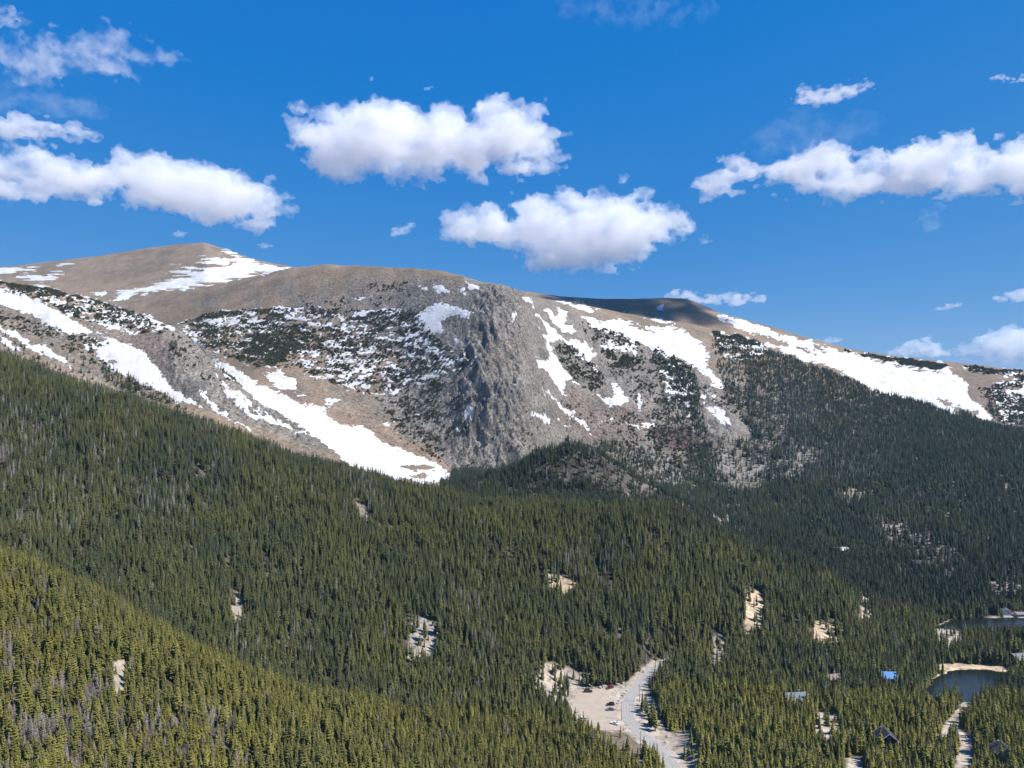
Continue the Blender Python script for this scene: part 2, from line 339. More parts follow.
def mat_plain(name, rgb, rough=.7, metal=0.0, vary=.12, scale=3.0, spec=.3, glass=False):
    m, nt, b = new_mat(name)
    N, Lk = nt.nodes, nt.links
    tc = N.new('ShaderNodeTexCoord'); no = N.new('ShaderNodeTexNoise'); no.inputs['Scale'].default_value = scale; no.inputs['Detail'].default_value = 5
    mr = N.new('ShaderNodeMapRange'); mr.inputs['To Min'].default_value = 1 - vary * 1.6; mr.inputs['To Max'].default_value = 1 + vary * 1.6
    mx = N.new('ShaderNodeMix'); mx.data_type = 'RGBA'; mx.blend_type = 'MULTIPLY'; mx.inputs[0].default_value = 1
    mx.inputs[6].default_value = (*rgb, 1)
    Lk.new(tc.outputs['Object'], no.inputs['Vector']); Lk.new(no.outputs['Fac'], mr.inputs['Value']); Lk.new(mr.outputs[0], mx.inputs[7]); Lk.new(mx.outputs[2], b.inputs['Base Color'])
    b.inputs['Roughness'].default_value = rough; b.inputs['Metallic'].default_value = metal; b.inputs['Specular IOR Level'].default_value = spec
    return m

def terrain_material():
    m, nt, b = new_mat('terrain_surface')
    N, Lk = nt.nodes, nt.links
    at = N.new('ShaderNodeAttribute'); at.attribute_name = 'albedo'
    ar = N.new('ShaderNodeAttribute'); ar.attribute_name = 'rockiness'
    tc = N.new('ShaderNodeTexCoord')
    def noise(scale, det, rough=.6, vec=None, typ='FBM'):
        n = N.new('ShaderNodeTexNoise'); n.inputs['Scale'].default_value = scale; n.inputs['Detail'].default_value = det; n.inputs['Roughness'].default_value = rough
        Lk.new(vec or tc.outputs['Object'], n.inputs['Vector']); return n
    def rng_(v, lo, hi, a=0.3, c=.7):
        r = N.new('ShaderNodeMapRange'); r.inputs['From Min'].default_value = a; r.inputs['From Max'].default_value = c
        r.inputs['To Min'].default_value = lo; r.inputs['To Max'].default_value = hi; Lk.new(v, r.inputs['Value']); return r.outputs[0]
    def mul(a, c_, fac=1.0):
        x = N.new('ShaderNodeMix'); x.data_type = 'RGBA'; x.blend_type = 'MULTIPLY'; x.inputs[0].default_value = fac
        Lk.new(a, x.inputs[6]); Lk.new(c_, x.inputs[7]); return x.outputs[2]
    a4 = noise(.42, 7, .75)
    sp_ = noise(.33, 3, .5)
    a1 = noise(.03, 6); a2 = noise(.25, 6, .7); a3 = noise(.9, 4, .7)
    c = mul(at.outputs['Color'], rng_(a1.outputs['Fac'], .78, 1.22))
    c = mul(c, rng_(a2.outputs['Fac'], .62, 1.38))
    c = mul(c, rng_(a3.outputs['Fac'], .75, 1.25))
    c2 = mul(c, rng_(a4.outputs['Fac'], .42, 1.6, .36, .64))
    rx = N.new('ShaderNodeMix'); rx.data_type = 'RGBA'; Lk.new(ar.outputs['Fac'], rx.inputs[0]); Lk.new(c, rx.inputs[6]); Lk.new(c2, rx.inputs[7]); c = rx.outputs[2]
    # scattered dark stones and tufts
    c = mul(c, rng_(sp_.outputs['Fac'], 1.06, .45, .56, .68))
    # lichen / mineral tint
    hs = N.new('ShaderNodeMix'); hs.data_type = 'RGBA'; hs.blend_type = 'MULTIPLY'
    t = noise(.012, 5); Lk.new(rng_(t.outputs['Fac'], 0, .55), hs.inputs[0]); Lk.new(c, hs.inputs[6]); hs.inputs[7].default_value = (1.06, .97, .86, 1)
    c = hs.outputs[2]
    Lk.new(c, b.inputs['Base Color'])
    b.inputs['Roughness'].default_value = .95; b.inputs['Specular IOR Level'].default_value = .15
    # fractured rock relief
    mp = N.new('ShaderNodeMapping'); mp.inputs['Scale'].default_value = (1, 1, .35); Lk.new(tc.outputs['Object'], mp.inputs['Vector'])
    b1 = noise(.16, 8, .68, mp.outputs[0])
    vo = N.new('ShaderNodeTexVoronoi'); vo.feature = 'DISTANCE_TO_EDGE'; vo.inputs['Scale'].default_value = .12; Lk.new(mp.outputs[0], vo.inputs['Vector'])
    mn = N.new('ShaderNodeMath'); mn.operation = 'MINIMUM'; mn.inputs[1].default_value = .25; Lk.new(vo.outputs['Distance'], mn.inputs[0])
    ad = N.new('ShaderNodeMath'); ad.operation = 'ADD'; Lk.new(b1.outputs['Fac'], ad.inputs[0]); Lk.new(mn.outputs[0], ad.inputs[1])
    bp = N.new('ShaderNodeBump'); bp.inputs['Distance'].default_value = 3.0; Lk.new(ad.outputs[0], bp.inputs['Height'])
    Lk.new(rng_(ar.outputs['Fac'], .22, .95, 0, 1), bp.inputs['Strength'])
    Lk.new(bp.outputs[0], b.inputs['Normal'])
    return m

def snow_material():
    m, nt, b = new_mat('spring_snow')
    N, Lk = nt.nodes, nt.links
    tc = N.new('ShaderNodeTexCoord'); no = N.new('ShaderNodeTexNoise'); no.inputs['Scale'].default_value = .05; no.inputs['Detail'].default_value = 7
    cr = N.new('ShaderNodeValToRGB'); cr.color_ramp.elements[0].position = .3; cr.color_ramp.elements[0].color = (.40, .398, .396, 1); cr.color_ramp.elements[1].position = .55; cr.color_ramp.elements[1].color = (.54, .545, .55, 1)
    Lk.new(tc.outputs['Object'], no.inputs['Vector']); Lk.new(no.outputs['Fac'], cr.inputs[0]); Lk.new(cr.outputs[0], b.inputs['Base Color'])
    b.inputs['Roughness'].default_value = .8; b.inputs['Specular IOR Level'].default_value = .2
    bp = N.new('ShaderNodeBump'); bp.inputs['Distance'].default_value = 3; bp.inputs['Strength'].default_value = .45; Lk.new(no.outputs['Fac'], bp.inputs['Height']); Lk.new(bp.outputs[0], b.inputs['Normal'])
    return m

# ------------------------------------------------------------------ terrain meshes
A = lambda rgb: np.array(lin(*rgb))
TUNDRA, TUNDRA2, ROCK, ROCKD, TAL, ORG = A((134, 119, 104)), A((121, 110, 96)), A((127, 123, 118)), A((84, 82, 80)), A((116, 105, 99)), A((136, 118, 105))
FLOOR, DUFF, DIRT, SAND = A((92, 87, 80)), A((64, 61, 54)), A((176, 166, 154)), A((184, 166, 142))
mixc = lambda a, b, k: a * (1 - k[..., None]) + b * k[..., None]
alb = np.ones(Z.shape + (3,)) * TUNDRA
alb = mixc(alb, TUNDRA2, sstep(.45, .62, fbm(XX / 90, YY / 90, 4, 80)))
gy = np.gradient(Z, axis=0) / np.gradient(YY, axis=0); gx = np.gradient(Z, axis=1) / np.gradient(XX, axis=1)
slope = np.hypot(gx, gy)
lowE = (YY < LY[11][None, :]) & (YY > LY[6][None, :])
rk = np.clip(sstep(.55, 1.0, slope + .5 * (fbm(XX / 25, YY / 25, 3, 81) - .5)) * lowE + cliffm, 0, 1)
alb = mixc(alb, ROCK, rk)
alb = mixc(alb, ROCKD, rk * sstep(.48, .64, fbm(XX / 14, Z / 16, 5, 82, .6)) * .4)
alb = mixc(alb, TAL, talusm * .9 * (.6 + .4 * fbm(XX / 12, YY / 12, 3, 83)))
alb = mixc(alb, ORG, orangem * .75)
# forest floor below the tree line
forestm = 1 - sstep(-10, 25, YY - LY[5][None, :])
forestm = np.where((PX > 450), np.maximum(forestm, 1 - sstep(700, 800, YY)), forestm)
alb = mixc(alb, mixc(np.ones(Z.shape + (3,)) * FLOOR, DUFF, sstep(.4, .6, fbm(XX / 10, YY / 10, 3, 84))), forestm)
outc = sstep(625, 660, YY) * (1 - sstep(1150, 1300, YY)) * (PX > 460) * sstep(.40, .56, fbm(XX / 16, YY / 12, 4, 85, .6))
alb = mixc(alb, A((130, 128, 124)), outc * (1 - rk) * .9)
alb = mixc(alb, A((92, 90, 86)), (1 - outc) * sstep(640, 700, YY) * (1 - sstep(1100, 1300, YY)) * (PX > 460) * (1 - rk) * .8)
CLEAR = [  # bare ground between the trees, as outlined on the ground: (outline, colour)
 ([(409,616),(425,617),(438,628),(437,645),(428,662),(409,660)], DIRT * .78), ([(545,662),(566,666),(585,676),(592,685),(576,692),(572,706),(548,700),(532,686)], DIRT * .88), ([(746,591),(758,591),(764,605),(760,632),(745,640)], SAND * 1.05),
 ([(812,623),(828,622),(843,632),(842,650),(815,648)], SAND), ([(861,594),(875,595),(874,608),(870,626),(861,626)], DIRT), ([(547,573),(565,577),(580,586),(568,596),(550,590)], SAND * .9),
 ([(232,592),(242,594),(242,630),(234,628)], DIRT * .85), ([(113,662),(125,658),(125,690),(115,704)], DIRT * .85), ([(814,712),(838,713),(838,738),(816,738)], DIRT), ([(846,758),(862,758),(864,800),(846,800)], DIRT),
 ([(714,634),(724,638),(724,666),(714,664)], DIRT * .85), 
 ([(670,735),(690,728),(700,760),(690,775)], DIRT * .7),
 ([(775,462),(790,452),(822,449),(820,459),(805,470),(795,480),(775,482)], A((136, 132, 126))), ([(717,447),(735,450),(755,470),(768,482),(750,492),(735,490),(722,470)], A((130, 126, 119))), ([(836,492),(860,488),(874,493),(862,500),(838,499)], DIRT * .7),
 ([(873,525),(890,521),(905,522),(910,530),(935,540),(957,550),(945,560),(910,550),(882,538)], A((132, 125, 118))), ([(985,585),(1015,576),(1030,580),(1030,592),(1000,596)], DIRT * .7), ([(918,600),(930,596),(928,606)], DIRT * .6),
 ([(640,690),(655,700),(660,720),(690,756),(680,764),(650,735),(640,715)], DIRT * .85), ([(620,732),(645,750),(640,770),(600,745),(585,735)], TUNDRA2), ([(936,628),(958,626),(962,648),(940,650)], DIRT), ([(986,618),(1030,610),(1030,626),(985,624)], DIRT * .8),
 ([(895,542),(950,550),(975,566),(950,575)], A((104, 97, 92))), ([(350,498),(362,500),(374,522),(364,520)], DIRT * .6),([(690,505),(725,514),(745,530),(720,525)], DIRT * .5), ([(650,428),(690,425),(700,445),(670,452)], A((92, 80, 80)))]
run = np.minimum.accumulate(PY, 0)
VIS = PY <= np.vstack([run[:1] + 1e3, run[:-1]]) + 2.5
mv = VIS & (YY < 1250)
clear = np.full(Z.shape, -14.0)
jx = PX + 4 * (fbm(PX / 6, PY / 6, 3, 90) - .5); jy = PY + 3 * (fbm(PX / 6, PY / 6, 3, 91) - .5)
for poly, colr in CLEAR:
    d = np.full(Z.shape, -14.0); d[mv] = msdf(jx[mv], jy[mv], [poly])
    alb = mixc(alb, colr, sstep(-2, 1.5, d)); clear = np.maximum(clear, d)
roadd, _ = polydist(XX, YY, ROADC[:RSPLIT - 2], 30)
rd2, _ = polydist(XX, YY, ROADC[RSPLIT - 3:], 30); roadd = np.minimum(roadd, rd2 + 4.5)
alb = mixc(alb, DIRT * .95, 1 - sstep(5.6, 8.6, roadd + 3 * (fbm(XX / 4, YY / 4, 3, 92) - .5)))
trackd = np.full(Z.shape, 30.0)
for t in TRACKS:
    d, _ = polydist(XX, YY, t, 30); trackd = np.minimum(trackd, d)
alb = mixc(alb, DIRT, 1 - sstep(2.2, 3.8, trackd + 2 * (fbm(XX / 4, YY / 4, 3, 93) - .5)))
lotd = sdf(XX, YY, LOT); alb = mixc(alb, DIRT * 1.04, sstep(-3, 1, lotd + 3 * (fbm(XX / 4, YY / 4, 3, 94) - .5)))
p1d = sdf(XX, YY, POND1); p2d = sdf(XX, YY, POND2)
jj = 5 * (fbm(XX / 6, YY / 6, 3, 95) - .5)
alb = mixc(alb, SAND * 1.1, sstep(-11.5, -8, p1d + jj) * sstep(459, 468, YY + 0.35 * (XX - 270)))
alb = mixc(alb, SAND, np.maximum(sstep(-1.2, -.3, p1d + jj), sstep(-1.5, -.5, p2d + jj) * .5))
alb = mixc(alb, DUFF * .6, np.maximum(sstep(0, 4, p1d), sstep(0, 4, p2d)))
alb = np.clip(.8 * alb * (1 + .1 * (fbm(XX / 5, YY / 5, 2, 96)[..., None] - .5)), 0.01, .8)
rockiness = np.clip(rk * 1.0 + .35 * talusm + .12, 0, 1) * sstep(560, 720, YY) * (1 - .5 * sstep(1100, 1300, YY) * (1 - cliffm)) * (1 - .7 * sstep(1500, 1900, YY))

TM = terrain_material()
def grid_mesh(name, X, Y, Zg, keep, mat, attrs=(), smooth_=True):
    nr, nc = X.shape
    r, c = np.nonzero(keep)
    i0 = r * nc + c
    quads = np.stack([i0, i0 + 1, i0 + nc + 1, i0 + nc], 1)
    used, inv = np.unique(quads, return_inverse=True)
    quads = inv.reshape(-1, 4)
    co = np.stack([X.ravel()[used], Y.ravel()[used], Zg.ravel()[used]], 1).astype(np.float32)
    me = bpy.data.meshes.new(name)
    me.vertices.add(len(co)); me.vertices.foreach_set('co', co.ravel())
    me.loops.add(len(quads) * 4); me.loops.foreach_set('vertex_index', quads.ravel().astype(np.int32))
    me.polygons.add(len(quads)); me.polygons.foreach_set('loop_start', np.arange(0, len(quads) * 4, 4, dtype=np.int32))
    if smooth_:
        me.polygons.foreach_set('use_smooth', np.ones(len(quads), bool))
    me.update(calc_edges=True)
    for an, dat in attrs:
        if dat.ndim == 3:
            a = me.attributes.new(an, 'FLOAT_COLOR', 'POINT'); v = np.ones((len(used), 4), np.float32); v[:, :3] = dat.reshape(-1, 3)[used]; a.data.foreach_set('color', v.ravel())
        else:
            a = me.attributes.new(an, 'FLOAT', 'POINT'); a.data.foreach_set('value', dat.ravel()[used].astype(np.float32))
    me.materials.append(mat)
    o = bpy.data.objects.new(name, me); COL.objects.link(o)
    return o

def tag(o, label=None, cat=None, group=None, kind=None):
    for k_, v in (('label', label), ('category', cat), ('group', group), ('kind', kind)):
        if v: o[k_] = v
    return o

rc = (rows[:-1] + rows[1:]) / 2
RC = np.repeat(rc[:, None], NC - 1, 1); XC = np.repeat(((xs[:-1] + xs[1:]) / 2)[None, :], NR - 1, 0)
l3 = LY[3][None, :-1]; l5 = LY[6][None, :-1]; l7 = LY[8][None, :-1]; l11 = LY[12][None, :-1]
reg = np.zeros(RC.shape, int)                                    # 0 valley floor and near spur
reg[(RC > l3) & (XC < 860)] = 1                                  # forested hillside
reg[(RC > l5)] = 3                                               # mountain
reg[(RC > l5) & (RC <= l7) & (XC < 455)] = 2                     # snowy ridge
reg[(RC > l11) & (XC < 500)] = 4                                 # far summit
reg[(RC <= l5) & (XC >= 860)] = 0
TATT = [('albedo', alb), ('rockiness', rockiness)]
for i, (nm, lb) in enumerate([('ground', 'valley floor and near spur under pine forest'), ('hillside', 'long pine covered hillside falling to the valley on the right'), ('ridge', 'brown ridge with snow bands and a rocky nose on the left'),
                              ('mountain', 'broad brown mountain with a grey cliff and snow gullies'), ('summit_hill', 'bare brown far summit with snow streaks on its right flank')]):
    o = grid_mesh(nm, XX, YY, Z, reg == i, TM, TATT); tag(o, lb, kind='structure')

# snow lies as its own sheet on the slopes
r0 = int(np.searchsorted(rows, 600)); r1 = int(np.searchsorted(rows, 2900))
def up2(G):
    g = np.empty((G.shape[0] * 2 - 1, G.shape[1] * 2 - 1), G.dtype)
    g[::2, ::2] = G; g[1::2, ::2] = (G[:-1] + G[1:]) / 2; g[:, 1::2] = (g[:, :-2:2] + g[:, 2::2]) / 2
    return g
fX, fY, fZ, fS = up2(XX[r0:r1]), up2(YY[r0:r1]), up2(Z[r0:r1]), up2(snow[r0:r1])
fp, fq = CX + F * fX / fY, HY - F * (fZ - CAMZ) / fY
fS2 = fS + np.where(fY > 1900, 17 * (fbm(fp / 26 + fq / 9, fq / 1.5, 3, 102) - .5) + 2 * (fbm(fp / 3, fq / 1.5, 2, 103) - .5), 5.0 * (fbm(fp / 2.2, fq / 1.3, 3, 100, .7) - .5) + 4.0 * (fbm(fp / 8, fq / 4, 3, 101) - .5)) - 16 * np.maximum(0, fbm(fp / 7 + fq / 14, fq / 3.2, 4, 104, .6) - .585) - (np.abs(fp - 640) < 90) * 7 * np.maximum(0, fbm(fp / 9 - fq / 8, fq / 5, 4, 105, .6) - .53)
lift = .35 + .9 * sstep(0, 4, fS2) * (fY / 1000)
kq = (fS2[:-1, :-1] + fS2[1:, :-1] + fS2[:-1, 1:] + fS2[1:, 1:]) / 4 > 0
sn = grid_mesh('snow', fX, fY, fZ + lift, kq, snow_material())
tag(sn, 'white spring snow lying in bands, gullies and patches on the mountains', kind='stuff')
del fX, fY, fZ, fS, fp, fq, fS2, lift, kq


# ------------------------------------------------------------------ where the buildings stand (and so where no tree does)
def spot(px, py):
    x, y, z = hit(px, py, 300); return [x, y, z]
HOUSES = [  # bearing, row of the ground line, length, depth, wall height, roof rise, turn, roof, wall, label
 (1021, 662, 13, 9, 3.4, 2.6, 8, 'roof_grey', 'wood_brown', 'brown timber house with a grey gable roof on the sandy shore by the pond'),
 (888, 681, 8, 6, 2.8, 2.6, -6, 'roof_blue', 'wood_blue', 'cabin with a bright blue roof among the trees left of the near pond'),
 (796, 704, 12, 9, 3.6, 2.8, 4, 'roof_slate', 'wood_dark', 'dark house with a pale slate roof in the trees right of the road'),
 (886, 747, 8, 9, 4.2, 3.6, 82, 'roof_dark', 'wood_dark', 'dark cabin with a white edged gable facing the viewer near the bottom right'),
 (1003, 757, 7, 8, 3.2, 2.8, 80, 'roof_dark', 'wood_pale', 'small pale fronted cabin at the lower right corner'),
 (841, 553, 13, 9, 3.4, 2.2, 3, 'roof_pale', 'wood_brown', 'far house whose pale roof shows alone in the dark forest'),
 (920, 567, 13, 9, 3.6, 2.6, -12, 'roof_dark', 'wood_dark', 'far dark house below the rocky clearing'),
 (1020, 616, 8, 5, 2.0, 1.0, 2, 'roof_grey', 'wood_pale', 'low pale fronted building on the far shore of the upper pond'),
 (1006, 615, 4, 5, 3.4, 1.5, 70, 'roof_grey', 'wood_white', 'small white building beside the upper pond'),
 (833, 682, 8, 6, 2.8, 1.7, 12, 'roof_rust', 'wood_brown', 'brown cabin with a dull pink roof left of the blue roofed cabin'),
]
HPOS = [spot(h[0], h[1]) for h in HOUSES]
BARE = []
for (x, y, z), h in zip(HPOS, HOUSES):
    nx, ny = -x / math.hypot(x, y), -y / math.hypot(x, y)
    BARE += [(x, y, 5.0), (x + nx * 5, y + ny * 5, 3.0)]
POLES = [(639.6, 703.5, 10.5, 35), (655.5, 672.5, 9.5, 30), (621.5, 721, 10.5, 30), (640.5, 752, 11, 50), (849, 756, 11.5, 8)]
PPOS = [pix(p[0], p[1], 5.5) for p in POLES]
BARE += [(PPOS[4][0], PPOS[4][1], 3.0), (PPOS[4][0] - 3, PPOS[4][1] - 9, 4.0), (PPOS[4][0] - 2, PPOS[4][1] - 16, 4.0)]

# ------------------------------------------------------------------ trees
def foliage_material(name, cool, warm, rough=.75):
    m, nt, b = new_mat(name)
    N, Lk = nt.nodes, nt.links
    t = N.new('ShaderNodeAttribute'); t.attribute_type = 'INSTANCER'; t.attribute_name = 'tint'
    v = N.new('ShaderNodeAttribute'); v.attribute_type = 'INSTANCER'; v.attribute_name = 'val'
    mx = N.new('ShaderNodeMix'); mx.data_type = 'RGBA'; mx.inputs[6].default_value = (*cool, 1); mx.inputs[7].default_value = (*warm, 1)
    Lk.new(t.outputs['Fac'], mx.inputs[0])
    tc = N.new('ShaderNodeTexCoord'); no = N.new('ShaderNodeTexNoise'); no.inputs['Scale'].default_value = 1.6; no.inputs['Detail'].default_value = 3
    Lk.new(tc.outputs['Object'], no.inputs['Vector'])
    mr = N.new('ShaderNodeMapRange'); mr.inputs['From Min'].default_value = .3; mr.inputs['From Max'].default_value = .7; mr.inputs['To Min'].default_value = .65; mr.inputs['To Max'].default_value = 1.35
    Lk.new(no.outputs['Fac'], mr.inputs['Value'])
    ml = N.new('ShaderNodeMath'); ml.operation = 'MULTIPLY'; Lk.new(mr.outputs[0], ml.inputs[0]); Lk.new(v.outputs['Fac'], ml.inputs[1])
    vs = N.new('ShaderNodeVectorMath'); vs.operation = 'SCALE'; Lk.new(mx.outputs[2], vs.inputs[0]); Lk.new(ml.outputs[0], vs.inputs['Scale'])
    Lk.new(vs.outputs[0], b.inputs['Base Color'])
    b.inputs['Roughness'].default_value = rough; b.inputs['Specular IOR Level'].default_value = .2
    return m
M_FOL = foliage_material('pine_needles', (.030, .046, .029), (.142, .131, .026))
M_DEAD = foliage_material('weathered_dead_wood', (.24, .225, .225), (.19, .16, .145), .9)
M_BARK = mat_plain('pine_bark', (.13, .10, .08), .95, scale=2)
M_KRUM = foliage_material('dwarf_pine_needles', (.024, .036, .022), (.07, .065, .03))

def mesh_from(name, verts, faces, mats, fmat=None):
    me = bpy.data.meshes.new(name); me.from_pydata(verts, [], faces)
    for m_ in mats: me.materials.append(m_)
    if fmat: me.polygons.foreach_set('material_index', fmat)
    me.update(); return me

def trunk_geo(h, r, R, n=6):
    v, f = [], []
    lean = (R.uniform(-.02, .02), R.uniform(-.02, .02))
    for i, t in enumerate((-.08, 0, .3, .65, 1.0)):
        rr = r * (1.25 if i == 0 else 1) * (1 - .88 * max(t, 0)) 
        for k_ in range(n):
            a = 2 * math.pi * k_ / n; v.append((rr * math.cos(a) + lean[0] * t * h, rr * math.sin(a) + lean[1] * t * h, t * h))
    for i in range(4):
        for k_ in range(n):
            f.append((i * n + k_, i * n + (k_ + 1) % n, (i + 1) * n + (k_ + 1) % n, (i + 1) * n + k_))
    return v, f

def crown_geo(h, r, R, style):
    """whorls of drooping branch fans round a trunk; each branch is a few needle sprays"""
    v, f = [], []
    n = {'spire': 17, 'pine': 14, 'slim': 18}[style]
    base = {'spire': .06, 'pine': .22, 'slim': .12}[style]
    for i in range(n):
        t = (i + R.uniform(-.3, .3)) / (n - 1)
        t = min(max(t, 0), 1)
        z = h * (base + (1.0 - base) * t) - .02 * h
        prof = {'spire': (1 - t) ** .85 + .05, 'pine': (1 - t ** 1.6) ** .9 * (0.55 + .45 * min(1, t * 3.5)) + .06, 'slim': (1 - t) ** .6 * .85 + .06}[style]
        rr = r * prof
        nb = max(4, int(round(4 + 4 * prof)))
        a0 = R.uniform(0, 6.28)
        for b_ in range(nb):
            a = a0 + 2 * math.pi * b_ / nb + R.uniform(-.35, .35)
            ln = rr * R.uniform(.6, 1.22)
            if R.random() < .08: continue
            droop = R.uniform(.1, .5) * ln * (1.0 if style != 'pine' else -.25)
            wd = ln * R.uniform(.26, .42) + .05
            ca, sa = math.cos(a), math.sin(a)
            def P(d, s, dz):
                return (ca * d - sa * s, sa * d + ca * s, z + dz)
            i0 = len(v)
            v += [P(.02, 0, .10 * h / n), P(ln * .55, wd, -droop * .5 - .08), P(ln, 0, -droop), P(ln * .55, -wd, -droop * .5 - .08), P(ln * .6, 0, -droop * .4 + h * .022)]
            f += [(i0, i0 + 1, i0 + 4), (i0 + 1, i0 + 2, i0 + 4), (i0 + 2, i0 + 3, i0 + 4), (i0 + 3, i0, i0 + 4)]
            if R.random() < .75:                              # hanging spray
                i0 = len(v); dr = h * R.uniform(.025, .055)
                v += [P(ln * .25, 0, 0), P(ln * .95, wd * .2, -droop), P(ln * .7, -wd * .2, -droop - dr)]
                f += [(i0, i0 + 1, i0 + 2)]
    i0 = len(v)
    w = .12 + r * .05
    v += [(w, 0, h * .93), (-w * .5, w * .86, h * .93), (-w * .5, -w * .86, h * .93), (0, 0, h * 1.03)]
    f += [(i0, i0 + 1, i0 + 3), (i0 + 1, i0 + 2, i0 + 3), (i0 + 2, i0, i0 + 3)]
    return v, f

def dead_geo(h, r, R):
    v, f = [], []
    n = 20
    for i in range(n):
        t = i / (n - 1); z = h * (.12 + .85 * t); rr = r * ((1 - t) ** .7 * .95 + .08)
        for b_ in range(9):
            a = R.uniform(0, 6.28); ln = rr * R.uniform(.4, 1.15); th = .055 + .03 * R.random(); up = R.uniform(-.35, .3) * ln
            ca, sa = math.cos(a), math.sin(a); i0 = len(v)
            v += [(0, 0, z + th * 1.6), (-sa * th, ca * th, z - th), (sa * th, -ca * th, z - th), (ca * ln, sa * ln, z + up)]
            f += [(i0, i0 + 1, i0 + 3), (i0 + 1, i0 + 2, i0 + 3), (i0 + 2, i0, i0 + 3)]
            # twigs
            for q in (.45, .75):
                i0 = len(v); tw = ln * .3; sd_ = R.choice((-1, 1))
                x0, y0, z0 = ca * ln * q, sa * ln * q, z + up * q
                v += [(x0, y0, z0 + .05), (x0, y0, z0 - .05), (x0 + ca * tw * .5 - sa * tw * sd_, y0 + sa * tw * .5 + ca * tw * sd_, z0 - .1)]
                f += [(i0, i0 + 1, i0 + 2)]
    return v, f

def mound_geo(R):
    v, f = [], []
    for i in range(46):
        a = R.uniform(0, 6.28); e = R.uniform(0, 1) ** .7; d = 1.15 * math.sqrt(1 - (e * .9) ** 2) * R.uniform(.45, 1); z = e * 1.25 * R.uniform(.7, 1.05)
        x, y = d * math.cos(a), d * math.sin(a); s = R.uniform(.28, .5); i0 = len(v)
        b1 = R.uniform(0, 6.28)
        v += [(x + s * math.cos(b1), y + s * math.sin(b1), z - s * .5), (x + s * math.cos(b1 + 2.2), y + s * math.sin(b1 + 2.2), z - s * .35), (x + .3 * s * math.cos(b1 + 4.2), y + .3 * s * math.sin(b1 + 4.2), z + s * .9)]
        f += [(i0, i0 + 1, i0 + 2)]
    return v, f

PROTO = []                                        # (crown mesh, trunk mesh, joined mesh)
specs = [('spire', 10, 1.35), ('spire', 10, 1.6), ('spire', 10, 1.15), ('slim', 10, 1.05), ('slim', 10, 1.25), ('pine', 10, 1.45), ('pine', 10, 1.7)]
for i, (st, h, r) in enumerate(specs):
    R = random.Random(100 + i)
    cv, cf = crown_geo(h, r, R, st); tv, tf = trunk_geo(h, .15, R)
    PROTO.append((mesh_from('crown', cv, cf, [M_FOL]), mesh_from('trunk', tv, tf, [M_BARK]),
                  mesh_from('conifer', cv + tv, cf + [tuple(q + len(cv) for q in g) for g in tf], [M_FOL, M_BARK], [0] * len(cf) + [1] * len(tf))))
DPROTO = []
for i in range(3):
    R = random.Random(200 + i)
    cv, cf = dead_geo(10, 1.3, R); tv, tf = trunk_geo(10, .17, R)
    DPROTO.append((mesh_from('crown', cv, cf, [M_DEAD]), mesh_from('trunk', tv, tf, [M_DEAD]), mesh_from('dead_conifer', cv + tv, cf + [tuple(q + len(cv) for q in g) for g in tf], [M_DEAD])))
KPROTO = []
for i in range(4):
    v_, f_ = mound_geo(random.Random(300 + i)); KPROTO.append(mesh_from('dwarf_pine', v_, f_, [M_KRUM]))

def gscat(name, pts, scl, rot, idx, tint, val, protos, label):
    """one stuff object whose points carry copies of the given meshes"""
    me = bpy.data.meshes.new(name); n = len(pts)
    me.vertices.add(n); me.vertices.foreach_set('co', np.asarray(pts, np.float32).ravel())
    for an, d in (('rot', rot), ('tint', tint), ('val', val)):
        a = me.attributes.new(an, 'FLOAT', 'POINT'); a.data.foreach_set('value', np.asarray(d, np.float32))
    a = me.attributes.new('scl', 'FLOAT_VECTOR', 'POINT'); a.data.foreach_set('vector', np.asarray(scl, np.float32).ravel())
    a = me.attributes.new('pick', 'INT', 'POINT'); a.data.foreach_set('value', np.asarray(idx, np.int32))
    o = bpy.data.objects.new(name, me); COL.objects.link(o)
    ng = bpy.data.node_groups.new(name + '_scatter', 'GeometryNodeTree')
    ng.interface.new_socket('Geometry', in_out='INPUT', socket_type='NodeSocketGeometry'); ng.interface.new_socket('Geometry', in_out='OUTPUT', socket_type='NodeSocketGeometry')
    N, Lk = ng.nodes, ng.links
    gi, go = N.new('NodeGroupInput'), N.new('NodeGroupOutput')
    g2i = N.new('GeometryNodeGeometryToInstance')
    for p in protos:
        po = bpy.data.objects.new(p.name + '_pattern', p)
        oi = N.new('GeometryNodeObjectInfo'); oi.inputs['Object'].default_value = po; oi.inputs['As Instance'].default_value = False
        Lk.new(oi.outputs['Geometry'], g2i.inputs[0])
    iop = N.new('GeometryNodeInstanceOnPoints'); iop.inputs['Pick Instance'].default_value = True
    def attr(nm, typ):
        q = N.new('GeometryNodeInputNamedAttribute'); q.data_type = typ; q.inputs['Name'].default_value = nm
        return [s for s in q.outputs if s.enabled and s.name == 'Attribute'][0]
    cx = N.new('ShaderNodeCombineXYZ'); Lk.new(attr('rot', 'FLOAT'), cx.inputs['Z'])
    e2r = N.new('FunctionNodeEulerToRotation'); Lk.new(cx.outputs[0], e2r.inputs[0])
    Lk.new(gi.outputs[0], iop.inputs['Points']); Lk.new(g2i.outputs[0], iop.inputs['Instance']); Lk.new(attr('pick', 'INT'), iop.inputs['Instance Index'])
    Lk.new(e2r.outputs[0], iop.inputs['Rotation']); Lk.new(attr('scl', 'FLOAT_VECTOR'), iop.inputs['Scale'])
    Lk.new(iop.outputs[0], go.inputs[0])
    md = o.modifiers.new('scatter', 'NODES'); md.node_group = ng
    tag(o, label, kind='stuff')
    print(name, n)
    return o

